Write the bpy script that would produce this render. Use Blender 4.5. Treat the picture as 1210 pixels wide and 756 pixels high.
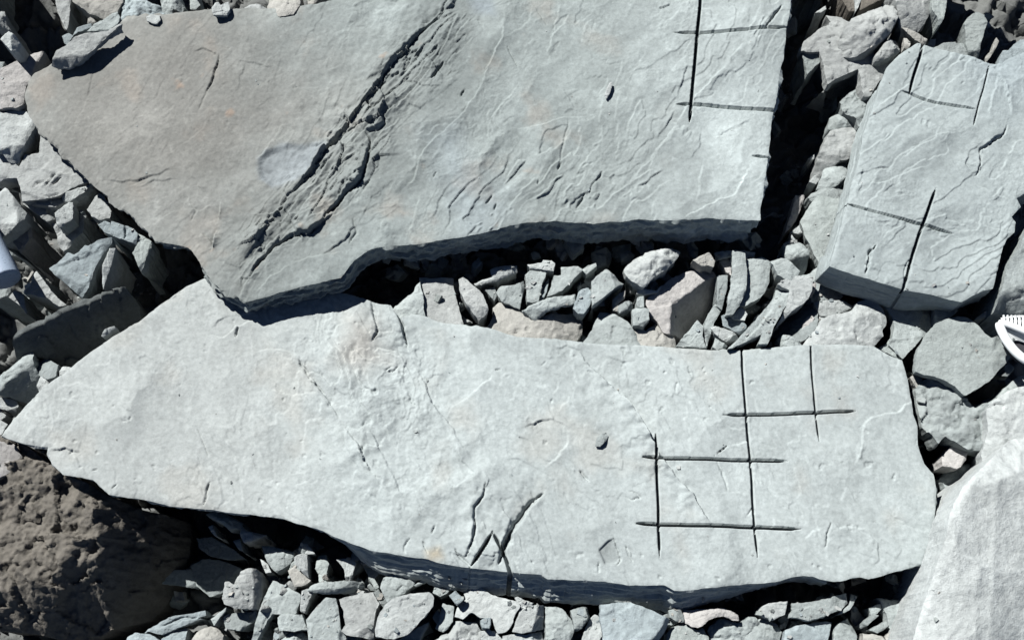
import bpy, math, random
import numpy as np

# ---------------------------------------------------------------- scene, camera, sky, sun
scene = bpy.context.scene
for o in list(bpy.data.objects): bpy.data.objects.remove(o)
scene.render.resolution_x = 1024; scene.render.resolution_y = 639
W, H = 1210.0, 756.0
HFOV = math.radians(50); TILT = math.radians(20); DIST = 3.24; ZREF = 0.25
FPX = (W/2)/math.tan(HFOV/2)
CAM = np.array([0.0, -DIST*math.sin(TILT), ZREF + DIST*math.cos(TILT)])
cam_d = bpy.data.cameras.new('camera'); cam = bpy.data.objects.new('camera', cam_d)
scene.collection.objects.link(cam); scene.camera = cam
cam.location = CAM; cam.rotation_euler = (TILT, 0, 0)
cam_d.sensor_width = 36; cam_d.lens = 18/math.tan(HFOV/2); cam_d.clip_end = 200; cam_d.clip_start = 0.05

SUN_EL = math.radians(47); SUN_AZ = math.radians(-42)      # azimuth from +Y (image up), negative = left
to_sun = np.array([math.sin(SUN_AZ)*math.cos(SUN_EL), math.cos(SUN_AZ)*math.cos(SUN_EL), math.sin(SUN_EL)])
world = bpy.data.worlds.new('World'); scene.world = world; world.use_nodes = True
wn = world.node_tree; bg = wn.nodes['Background']
sky = wn.nodes.new('ShaderNodeTexSky'); sky.sky_type = 'NISHITA'; sky.sun_disc = False
sky.altitude = 3500; sky.air_density = 0.45; sky.dust_density = 0.15; sky.ozone_density = 1.0
sky.sun_elevation = SUN_EL; sky.sun_rotation = SUN_AZ % (2*math.pi)
wn.links.new(sky.outputs[0], bg.inputs[0]); bg.inputs[1].default_value = 0.05
sun_d = bpy.data.lights.new('sun', 'SUN'); sun = bpy.data.objects.new('sun', sun_d)
scene.collection.objects.link(sun); sun_d.energy = 5.0; sun_d.angle = math.radians(0.5); sun_d.color = (1.0, 0.985, 0.95)
from mathutils import Vector
sun.rotation_euler = Vector(to_sun).to_track_quat('Z', 'Y').to_euler(); sun.location = Vector(to_sun)*8
scene.view_settings.view_transform = 'Standard'; scene.view_settings.look = 'None'
scene.view_settings.gamma = 1; scene.view_settings.use_curve_mapping = False
scene.view_settings.exposure = 1.06
scene.cycles.diffuse_bounces = 1

# ---------------------------------------------------------------- pixels to world
ct, st = math.cos(TILT), math.sin(TILT)
def to_world(pts, z0, gx=0.0, gy=0.0):
    """photo points -> points of the plane z = z0 + gx*x + gy*y"""
    p = np.asarray(pts, float).reshape(-1, 2)
    u = (p[:, 0]-W/2)/FPX; v = -(p[:, 1]-H/2)/FPX
    d = np.stack([u, v*ct + st, v*st - ct], 1)              # camera turned by TILT about X
    t = (z0 + gx*CAM[0] + gy*CAM[1] - CAM[2])/(d[:, 2] - gx*d[:, 0] - gy*d[:, 1])
    return CAM[None, :] + d*t[:, None]

# ---------------------------------------------------------------- noise
_rs = np.random.RandomState(7)
PERM = np.concatenate([_rs.permutation(256)]*3)
GR = np.stack([np.cos(np.arange(256)/256*2*np.pi*7.13), np.sin(np.arange(256)/256*2*np.pi*7.13)], 1)
def perlin(x, y, seed=0):
    xi = np.floor(x).astype(np.int64); yi = np.floor(y).astype(np.int64)
    xf = x-xi; yf = y-yi
    def g(ix, iy, fx, fy):
        h = PERM[(PERM[(ix+seed*17) & 255] + iy + seed*31) & 255]
        return GR[h, 0]*fx + GR[h, 1]*fy
    u = xf*xf*xf*(xf*(xf*6-15)+10); v = yf*yf*yf*(yf*(yf*6-15)+10)
    a = g(xi, yi, xf, yf); b = g(xi+1, yi, xf-1, yf); c = g(xi, yi+1, xf, yf-1); d = g(xi+1, yi+1, xf-1, yf-1)
    return ((a*(1-u)+b*u)*(1-v) + (c*(1-u)+d*u)*v)*1.5
def fbm(x, y, octs=4, seed=0, gain=0.5):
    s = 0; a = 1; n = 0
    for i in range(octs):
        s = s + a*perlin(x*2**i, y*2**i, seed+i*5); n += a; a *= gain
    return s/n
def ridged(x, y, octs=4, seed=0):
    s = 0; a = 1; n = 0
    for i in range(octs):
        s = s + a*(1-2*np.abs(perlin(x*2**i, y*2**i, seed+i*3))); n += a; a *= 0.5
    return s/n
def smooth(t):
    t = np.clip(t, 0, 1); return t*t*(3-2*t)
def terrace(n, k, edge=0.12):
    t = n*k; f = np.floor(t); r = t-f
    return f + smooth(r/edge) - t
def chips(x, y, size, seed, warp=0.0):
    """broken faces: every cell of a jittered lattice is a small tilted plane; returns height"""
    if warp: x = x + warp*fbm(x/size, y/size, 2, seed+9); y = y + warp*fbm(x/size+7, y/size+3, 2, seed+11)
    X = x/size; Y = y/size; ix = np.floor(X).astype(np.int64); iy = np.floor(Y).astype(np.int64)
    best = np.full(X.shape, 1e9); out = np.zeros(X.shape)
    for dx in (-1, 0, 1):
        for dy in (-1, 0, 1):
            cx = ix+dx; cy = iy+dy
            h = PERM[(PERM[(cx+seed*13) & 255]+cy) & 255]; h2 = PERM[h+37]; h3 = PERM[h+91]; h4 = PERM[h2+11]; h5 = PERM[h3+5]
            sx = cx+0.1+0.8*h/255.; sy = cy+0.1+0.8*h2/255.
            d = np.hypot(X-sx, Y-sy)
            val = (h3/255.-0.5)*0.5 + (h4/255.-0.5)*1.5*(X-sx) + (h5/255.-0.5)*1.5*(Y-sy)
            m = d < best; best = np.where(m, d, best); out = np.where(m, val, out)
    return out*size
def edgecells(x, y, size, seed):
    X = x/size; Y = y/size; ix = np.floor(X).astype(np.int64); iy = np.floor(Y).astype(np.int64)
    f1 = np.full(X.shape, 9.); f2 = np.full(X.shape, 9.)
    for dx in (-1, 0, 1):
        for dy in (-1, 0, 1):
            cx = ix+dx; cy = iy+dy
            h = PERM[(PERM[(cx+seed*13) & 255]+cy) & 255]; h2 = PERM[h+37]
            d = np.hypot(X-cx-h/255., Y-cy-h2/255.)
            f2 = np.minimum(np.maximum(f1, d), f2); f1 = np.minimum(f1, d)
    return f2-f1

def scallop(x, y, size, seed, warp=.25, stretch=1.0):
    """shell-like breaks: shallow bowls that meet in sharp low ridges"""
    wx = x + warp*size*fbm(x/size*1.2, y/size*1.2, 4, seed+3, .6); wy = y + warp*size*fbm(x/size*1.2+7, y/size*1.2+2, 4, seed+5, .6)
    X = wx/size; Y = wy/size*stretch; ix = np.floor(X).astype(np.int64); iy = np.floor(Y).astype(np.int64); F = np.full(X.shape, 9.)
    for dx in (-1, 0, 1):
        for dy in (-1, 0, 1):
            cx = ix+dx; cy = iy+dy
            h = PERM[(PERM[(cx+seed*13) & 255]+cy) & 255]; h2 = PERM[h+37]; h3 = PERM[h+91]
            F = np.minimum(F, (X-cx-h/255.)**2+(Y-cy-h2/255.)**2+.35*h3/255.)
    return F
# ---------------------------------------------------------------- outlines
def resample(p, step, closed=True):
    p = np.asarray(p, float); q = np.vstack([p, p[:1]]) if closed else p
    out = []
    for a, b in zip(q[:-1], q[1:]):
        n = max(1, int(np.hypot(*(b-a))/step)); t = np.arange(n)[:, None]/n
        out.append(a+(b-a)*t)
    r = np.vstack(out)
    return r if closed else np.vstack([r, q[-1:]])
def chaikin(p, closed=True):
    q = np.roll(p, -1, 0) if closed else p[1:]; a = p if closed else p[:-1]
    r = np.empty((len(a)*2, 2)); r[0::2] = a*.8+q*.2; r[1::2] = a*.2+q*.8
    return r if closed else np.vstack([p[:1], r, p[-1:]])
def ragged(p, amp, scale, seed, closed=True):
    """shift an outline by fractal noise, amp in metres"""
    n = np.stack([fbm(p[:, 0]/scale+3.3, p[:, 1]/scale, 4, seed, .6), fbm(p[:, 0]/scale, p[:, 1]/scale+9.1, 4, seed+2, .6)], 1)
    return p + amp*n
def inside(x, y, poly):
    c = np.zeros(x.shape, bool); q = np.roll(poly, -1, 0)
    for (x1, y1), (x2, y2) in zip(poly, q):
        if y1 == y2: continue
        m = (y1 > y) != (y2 > y)
        if m.any(): c ^= m & (x < (x2-x1)*(y-y1)/(y2-y1)+x1)
    return c
def nearest_on(pts, poly):
    q = np.roll(poly, -1, 0); d = q-poly; L2 = (d**2).sum(1)+1e-18
    best = np.full(len(pts), 1e9); pos = pts.copy(); idx = np.zeros(len(pts), int)
    for i in range(len(poly)):
        t = np.clip(((pts-poly[i])@d[i])/L2[i], 0, 1); pr = poly[i]+t[:, None]*d[i]
        dd = ((pts-pr)**2).sum(1); m = dd < best
        best[m] = dd[m]; pos[m] = pr[m]; idx[m] = i
    return pos, idx
def poly_dist(x, y, line, foot=False):
    """distance to an open line, side (+1 = left) and the place along it 0..1, on flat arrays"""
    best = np.full(x.shape, 1e9); side = np.ones(x.shape); tt = np.zeros(x.shape); nw = np.ones(x.shape)
    seg = line[1:]-line[:-1]; L = np.hypot(seg[:, 0], seg[:, 1])+1e-12; cum = np.concatenate([[0], np.cumsum(L)]); tot = cum[-1]
    ox = x.copy(); oy = y.copy()
    for i in range(len(seg)):
        ax, ay = line[i]; dx, dy = seg[i]
        t = np.clip(((x-ax)*dx+(y-ay)*dy)/L[i]**2, 0, 1)
        d = np.hypot(x-ax-t*dx, y-ay-t*dy); m = d < best
        best = np.where(m, d, best)
        if foot: ox = np.where(m, ax+t*dx, ox); oy = np.where(m, ay+t*dy, oy)
        side = np.where(m, np.sign(dx*(y-ay)-dy*(x-ax)), side)
        tt = np.where(m, (cum[i]+t*L[i])/tot, tt)
        nw = np.where(m, 1.0 if (dx*1.0+dy*1.0) > 0 else -1.0, nw)   # is the NW side the left side here
    if foot: return best, side, tt, ox, oy
    return best, side, tt, nw

TINT = 0.62
# ---------------------------------------------------------------- the stone builder
def make_mesh(name, verts, faces, cols, mat, flat_from=None):
    me = bpy.data.meshes.new(name)
    nv, nf = len(verts), len(faces)
    me.vertices.add(nv); me.vertices.foreach_set('co', np.asarray(verts, np.float32).ravel())
    me.loops.add(nf*4); me.loops.foreach_set('vertex_index', np.asarray(faces, np.int32).ravel())
    me.polygons.add(nf); me.polygons.foreach_set('loop_start', np.arange(0, nf*4, 4, dtype=np.int32))
    sm = np.ones(nf, bool)
    if flat_from is not None: sm[flat_from:] = False
    me.update(calc_edges=True)
    me.polygons.foreach_set('use_smooth', sm)
    ca = me.color_attributes.new('tint', 'FLOAT_COLOR', 'POINT')
    ca.data.foreach_set('color', np.hstack([cols*TINT*np.array([.985, 1.0, 1.005]), np.ones((nv, 1))]).astype(np.float32).ravel())
    me.materials.append(mat); me.validate(); me.update()
    return me
def new_obj(name, data, label=None, cat=None, group=None, kind=None, parent=None):
    o = bpy.data.objects.new(name, data); scene.collection.objects.link(o)
    if label: o['label'] = label
    if cat: o['category'] = cat
    if group: o['group'] = group
    if kind: o['kind'] = kind
    if parent: o.parent = parent
    return o

def stone(name, poly, plane, thick, hfun, colfun, res, mat, wall=None, seed=0, bevel=0.003, bw=None, rings=7, wallflat=True, cuts=()):
    """poly: world outline (N,2). plane: (z0,gx,gy). hfun(x,y)->dz. The sides run down 'thick' with wall(t,nx,ny,x,y)->outward shift."""
    z0, gx, gy = plane
    lo = poly.min(0)-res*2; hi = poly.max(0)+res*2
    nx = int((hi[0]-lo[0])/res)+2; ny = int((hi[1]-lo[1])/res)+2
    xs = lo[0]+np.arange(nx)*res; ys = lo[1]+np.arange(ny)*res
    CX, CY = np.meshgrid(xs[:-1]+res/2, ys[:-1]+res/2, indexing='ij')
    cell = inside(CX, CY, poly)
    if not cell.any(): return None
    VX, VY = np.meshgrid(xs, ys, indexing='ij')
    touch = np.zeros((nx, ny), int)
    for a in (0, 1):
        for b in (0, 1): touch[a:a+nx-1, b:b+ny-1] += cell
    used = touch > 0; bnd = used & (touch < 4)
    lev = np.where(used & ~bnd, 99, 0); cur = bnd.copy()       # steps in from the rim
    acc = bnd.copy()
    for L in range(1, 9):
        g = acc.copy(); g[1:] |= acc[:-1]; g[:-1] |= acc[1:]; g[:, 1:] |= acc[:, :-1]; g[:, :-1] |= acc[:, 1:]
        newm = g & ~acc & used; lev[newm] = L; acc |= newm
    bi = np.argwhere(bnd); bp = np.stack([VX[bnd], VY[bnd]], 1)
    pos, idx = nearest_on(bp, poly)
    VX[bnd] = pos[:, 0]; VY[bnd] = pos[:, 1]
    sink = np.zeros((nx, ny))
    for line, depth, width in cuts:                        # slide the nearest grid points onto the lips and floor of each saw cut
        ii = np.argwhere(used & (VX > line[:, 0].min()-width) & (VX < line[:, 0].max()+width) & (VY > line[:, 1].min()-width) & (VY < line[:, 1].max()+width))
        px, py = VX[ii[:, 0], ii[:, 1]], VY[ii[:, 0], ii[:, 1]]
        d, s, t, ox, oy = poly_dist(px, py, line, True); L = np.hypot(*(np.diff(line, axis=0)).T).sum(); e = np.minimum(t, 1-t)*L
        ww = .5*width*(.30+.70*smooth(e/.035)); dd = depth*smooth(e/.05+.15)
        lip = np.abs(d-ww) < .5*res; low = (d <= ww-.5*res); flo = low & (d > ww-1.5*res)
        nd = np.where(lip, ww+.0001, np.where(flo, np.maximum(ww-.0009, d), d)); k_ = nd/np.maximum(d, 1e-5)
        isb = bnd[ii[:, 0], ii[:, 1]]; k_ = np.where(isb, 1, k_)
        VX[ii[:, 0], ii[:, 1]] = ox+(px-ox)*k_; VY[ii[:, 0], ii[:, 1]] = oy+(py-oy)*k_
        low = low | (isb & (d < ww)); sink[ii[low][:, 0], ii[low][:, 1]] = np.maximum(sink[ii[low][:, 0], ii[low][:, 1]], dd[low])
    ids = -np.ones((nx, ny), int); ids[used] = np.arange(used.sum())
    x = VX[used]; y = VY[used]; lv = lev[used].astype(float)
    if bw is None: bw = 2.2*res
    dz = hfun(x, y) - sink[used] - bevel*np.exp(-lv*res/bw)
    z = z0 + gx*x + gy*y + dz
    top = np.stack([x, y, z], 1)
    ci = np.argwhere(cell); i, j = ci[:, 0], ci[:, 1]
    f = np.stack([ids[i, j], ids[i+1, j], ids[i+1, j+1], ids[i, j+1]], 1)
    # rim edges, directed as their face runs
    e = np.vstack([f[:, [0, 1]], f[:, [1, 2]], f[:, [2, 3]], f[:, [3, 0]]])
    key = np.minimum(e[:, 0], e[:, 1])*(len(x)+1)+np.maximum(e[:, 0], e[:, 1])
    u, inv, cnt = np.unique(key, return_inverse=True, return_counts=True)
    be = e[cnt[inv] == 1]
    # outward normals of the outline
    area = 0.5*np.sum(poly[:, 0]*np.roll(poly[:, 1], -1)-np.roll(poly[:, 0], -1)*poly[:, 1])
    t = np.roll(poly, -1, 0)-poly; nrm = np.stack([t[:, 1], -t[:, 0]], 1)*(1 if area > 0 else -1)
    nrm /= np.hypot(nrm[:, 0], nrm[:, 1])[:, None]+1e-12
    k = max(1, len(poly)//60); sm = sum(np.roll(nrm, s, 0) for s in range(-k, k+1)); sm /= np.hypot(sm[:, 0], sm[:, 1])[:, None]+1e-9
    bids = ids[bnd]; n_b = len(bids); bmap = -np.ones(len(x), int); bmap[bids] = np.arange(n_b)
    bn = sm[idx]; bx, by, bz = x[bids], y[bids], z[bids]
    V = [top]; base = len(x)
    th = thick(bx, by) if callable(thick) else np.full(n_b, float(thick))
    for r in range(rings):
        q = r/(rings-1)
        s = wall(q, bn[:, 0], bn[:, 1], bx, by) if wall else np.zeros(n_b)
        if r == 0: s = s*0
        V.append(np.stack([bx+bn[:, 0]*s, by+bn[:, 1]*s, bz-th*q], 1))
    wf = []
    a, b = bmap[be[:, 0]], bmap[be[:, 1]]
    for r in range(rings-1):
        wf.append(np.stack([base+r*n_b+b, base+r*n_b+a, base+(r+1)*n_b+a, base+(r+1)*n_b+b], 1))
    V = np.vstack(V); F = np.vstack([f]+wf)
    cols = np.vstack([colfun(x, y)]+[colfun(bx+bn[:, 0]*.01*r, by-.03*r)*0.97 for r in range(rings)])
    return make_mesh(name, V, F, np.clip(cols, .01, .9), mat, len(f) if wallflat else None)

# ---------------------------------------------------------------- materials
def stone_mat(name, bump=0.35, fine=180, coarse=35, spots=0.10):
    m = bpy.data.materials.new(name); m.use_nodes = True; n = m.node_tree.nodes; l = m.node_tree.links
    bs = n['Principled BSDF']; bs.inputs['Roughness'].default_value = 0.82; bs.inputs['Specular IOR Level'].default_value = 0.25
    at = n.new('ShaderNodeAttribute'); at.attribute_name = 'tint'
    tc = n.new('ShaderNodeNewGeometry')
    n1 = n.new('ShaderNodeTexNoise'); n1.inputs['Scale'].default_value = coarse; n1.inputs['Detail'].default_value = 9; n1.inputs['Roughness'].default_value = 0.68
    n2 = n.new('ShaderNodeTexNoise'); n2.inputs['Scale'].default_value = fine; n2.inputs['Detail'].default_value = 6; n2.inputs['Roughness'].default_value = 0.7
    l.new(tc.outputs['Position'], n1.inputs['Vector']); l.new(tc.outputs['Position'], n2.inputs['Vector'])
    r1 = n.new('ShaderNodeMapRange'); r1.inputs[1].default_value = .3; r1.inputs[2].default_value = .7
    r1.inputs[3].default_value = 1-spots; r1.inputs[4].default_value = 1+spots; l.new(n1.outputs[0], r1.inputs[0])
    r2 = n.new('ShaderNodeMapRange'); r2.inputs[1].default_value = .25; r2.inputs[2].default_value = .42
    r2.inputs[3].default_value = 1-spots*1.6; r2.inputs[4].default_value = 1.0; l.new(n2.outputs[0], r2.inputs[0])
    mu = n.new('ShaderNodeMath'); mu.operation = 'MULTIPLY'; l.new(r1.outputs[0], mu.inputs[0]); l.new(r2.outputs[0], mu.inputs[1])
    vm = n.new('ShaderNodeVectorMath'); vm.operation = 'SCALE'; l.new(at.outputs['Color'], vm.inputs[0]); l.new(mu.outputs[0], vm.inputs['Scale'])
    l.new(vm.outputs[0], bs.inputs['Base Color'])
    ad = n.new('ShaderNodeMath'); ad.operation = 'MULTIPLY_ADD'; ad.inputs[1].default_value = 0.35; l.new(n2.outputs[0], ad.inputs[0]); l.new(n1.outputs[0], ad.inputs[2])
    bp = n.new('ShaderNodeBump'); bp.inputs['Strength'].default_value = bump; bp.inputs['Distance'].default_value = 0.006
    l.new(ad.outputs[0], bp.inputs['Height']); l.new(bp.outputs[0], bs.inputs['Normal'])
    return m
M_SLAB = stone_mat('grey shale slab', 0.24, 240, 75, 0.18)
M_ROCK = stone_mat('broken grey shale', 0.75, 200, 70, 0.19)
M_ROUGH = stone_mat('rough brown rock', 0.9, 160, 50, 0.22)
M_GROUND = stone_mat('rubble bed', 0.8, 160, 30, 0.2)
COL = {'g': (.350, .385, .382), 'u': (.300, .345, .360), 'b': (.385, .378, .352), 'w': (.45, .475, .47), 'p': (.435, .42, .408),
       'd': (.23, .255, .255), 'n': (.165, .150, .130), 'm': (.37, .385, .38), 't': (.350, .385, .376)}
RES_SCALE = 1.0
# ---------------------------------------------------------------- slabs
def near(x, y, line, R):
    lo = line.min(0)-R; hi = line.max(0)+R
    return np.where((x > lo[0]) & (x < hi[0]) & (y > lo[1]) & (y < hi[1]))[0]
def cut_lines(feats, plane):
    out = []
    for k, ft in enumerate(feats):
        if ft[0] != 'cut': continue
        line = resample(chaikin(to_world(ft[1], *plane)[:, :2], False), .02, False)
        line = line + .0016*np.stack([fbm(line[:, 0]*12, line[:, 1]*12+k, 2, 3), fbm(line[:, 0]*12, line[:, 1]*12+k+5, 2, 4)], 1)
        out.append((line, ft[2], ft[3]))
    return out
def feature_height(x, y, feats, plane, seed):
    h = np.zeros(x.shape)
    for k, ft in enumerate(feats):
        kind, pts = ft[0], ft[1]; par = ft[2:]
        w = to_world(pts, *plane)[:, :2]
        if kind == 'cut': continue
        line = ragged(chaikin(resample(w, .012, False), False), .010, .06, seed+k, False)
        line[0] = w[0]; line[-1] = w[-1]
        if kind == 'groove':
            depth, width = par; i = near(x, y, line, width*4)
            d, s, t, nw = poly_dist(x[i], y[i], line); e = np.minimum(t, 1-t)
            Lg = np.hypot(*(np.diff(line, axis=0)).T).sum()
            ww = min(width*.85, Lg*.09)*(.35+.65*smooth(e/.4))*(1+.9*fbm(x[i]*70, y[i]*70, 3, k))
            ww = np.maximum(ww, .0012)
            h[i] -= depth*smooth(e/.12+.05)*np.exp(-(d/ww)**2)
        elif kind == 'ridge':
            a, width = par; i = near(x, y, line, width*4)
            d, s, t, nw = poly_dist(x[i], y[i], line); e = np.minimum(t, 1-t)
            h[i] += a*smooth(e/.15)*np.exp(-d/width)
        elif kind in ('ledgeNW', 'ledgeSE'):            # the named side stands higher and eases back over R
            a, R = par; i = near(x, y, line, R*3.5)
            d, s, t, nw = poly_dist(x[i]+.005*fbm(x[i]*40, y[i]*40, 3, k), y[i]+.005*fbm(x[i]*40+9, y[i]*40, 3, k), line); e = np.minimum(t, 1-t)
            ch = line[-1]-line[0]; nw = 1.0 if ch[0]+ch[1] > 0 else -1.0
            hi = s*nw*(1 if kind == 'ledgeNW' else -1)
            a_ = (a if a > .012 else a*.8)*smooth(e/.25)*np.clip(.75+1.3*fbm(x[i]*13, y[i]*13, 3, k+4, .6)+1.0*fbm(x[i]*5, y[i]*5, 2, k+8), .02, 1.8)
            sd = d*hi
            h[i] += a_*np.where(hi > 0, np.exp(-d/R), 0)*smooth(sd/.0028+.3) - .35*a_*np.where(hi < 0, np.exp(-d/(R*.6)), 0)
        elif kind == 'dent':                            # closed hollow: depth (negative = raised), rim softness
            depth, soft = par; poly = ragged(chaikin(resample(w, .01)), .004, .04, seed+k)
            i = near(x, y, poly, soft); ins = inside(x[i], y[i], poly)
            ii = i[ins]
            if len(ii):
                p, _ = nearest_on(np.stack([x[ii], y[ii]], 1), poly); dd = np.hypot(x[ii]-p[:, 0], y[ii]-p[:, 1])
                h[ii] -= depth*smooth(dd/soft)
    return h
def patch_mask(x, y, pts, plane, soft=.05, amp=.03, seed=0):
    poly = to_world(pts, *plane)[:, :2]
    xx = x+amp*fbm(x*12, y*12, 4, seed); yy = y+amp*fbm(x*12+5, y*12+3, 4, seed+1)
    i = near(xx, yy, poly, soft); m = np.zeros(x.shape)
    P = np.stack([xx[i], yy[i]], 1); p, _ = nearest_on(P, poly); d = np.hypot(P[:, 0]-p[:, 0], P[:, 1]-p[:, 1])
    m[i] = smooth(.5+.5*np.where(inside(xx[i], yy[i], poly), 1, -1)*d/soft); return m

def relief(x, y, ang, seed, amp=1.0):
    """bedding relief of split shale: thin flaked layers, plumose wrinkles running along ang"""
    c, s = math.cos(ang), math.sin(ang); a = x*c+y*s; b = -x*s+y*c       # a along the grain
    wa = a+.05*fbm(x*4, y*4, 3, seed); wb = b+.05*fbm(x*4+9, y*4, 3, seed+1)
    h0 = .009*fbm(wa*2.4, wb*4.5, 3, seed+31)*amp**.5
    n = fbm(wa*1.3, wb*3.2, 6, seed+2, .52)
    msk = smooth(fbm(x*2.2, y*2.2, 3, seed+6)*2.5+.55)
    h = h0 + .010*fbm(wa*.9, wb*1.8, 2, seed+3)
    ms = smooth(fbm(x*1.7+3, y*1.7, 3, seed+41)*3+.65)
    h = h + (.034*scallop(a, b, .30, seed+42, .35, 1.5)*ms + .010*scallop(a, b, .12, seed+43, .4, 1.7)*(1-.7*ms))*amp**.8
    h = h + .0060*terrace(n, 6, .08)*msk*amp
    n2 = fbm(wa*3+4, wb*6, 5, seed+12, .55); msk2 = smooth(fbm(x*3+4, y*3, 3, seed+16)*3+.2)
    h = h + .0024*terrace(n2, 5, .10)*msk2*amp
    h = h + .0030*msk*np.maximum(0, ridged(wa*3, wb*9, 3, seed+4)-.55)*amp
    n3 = fbm(wa*8+2, wb*13+1, 5, seed+20, .6); m3 = smooth(fbm(x*5+8, y*5, 4, seed+22)*4+.25)
    h = h + .0013*terrace(n3, 5, .12)*(.04+.96*m3)*amp**.5 + .0009*fbm(x*34, y*34, 4, seed+24, .65)*(.05+.95*m3)
    h = h + .0014*fbm(x*14, y*14, 4, seed+5, .6)*(.25+.75*msk2)*amp + .0005*fbm(x*70, y*70, 3, seed+8)*(.2+.8*m3)
    return h

def layered_wall(seed, out, rough=.006, layers=9):
    def wall(q, nx, ny, x, y):
        o = out(x, y) if callable(out) else out
        k = q*layers; n = fbm(x*5+q*1.7, y*5+q*2.3, 3, seed)
        st = np.floor(k+.8*fbm(x*3, y*3, 3, seed+7))/layers
        return o*smooth(q*.5+st*.65)*(1) + rough*1.6*fbm(x*9+np.floor(k)*3.1, y*9+np.floor(k)*1.7, 3, seed+1) + rough*.8*fbm(x*40, y*40+q*3, 2, seed+2) + .006*n*q
    return wall

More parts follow.
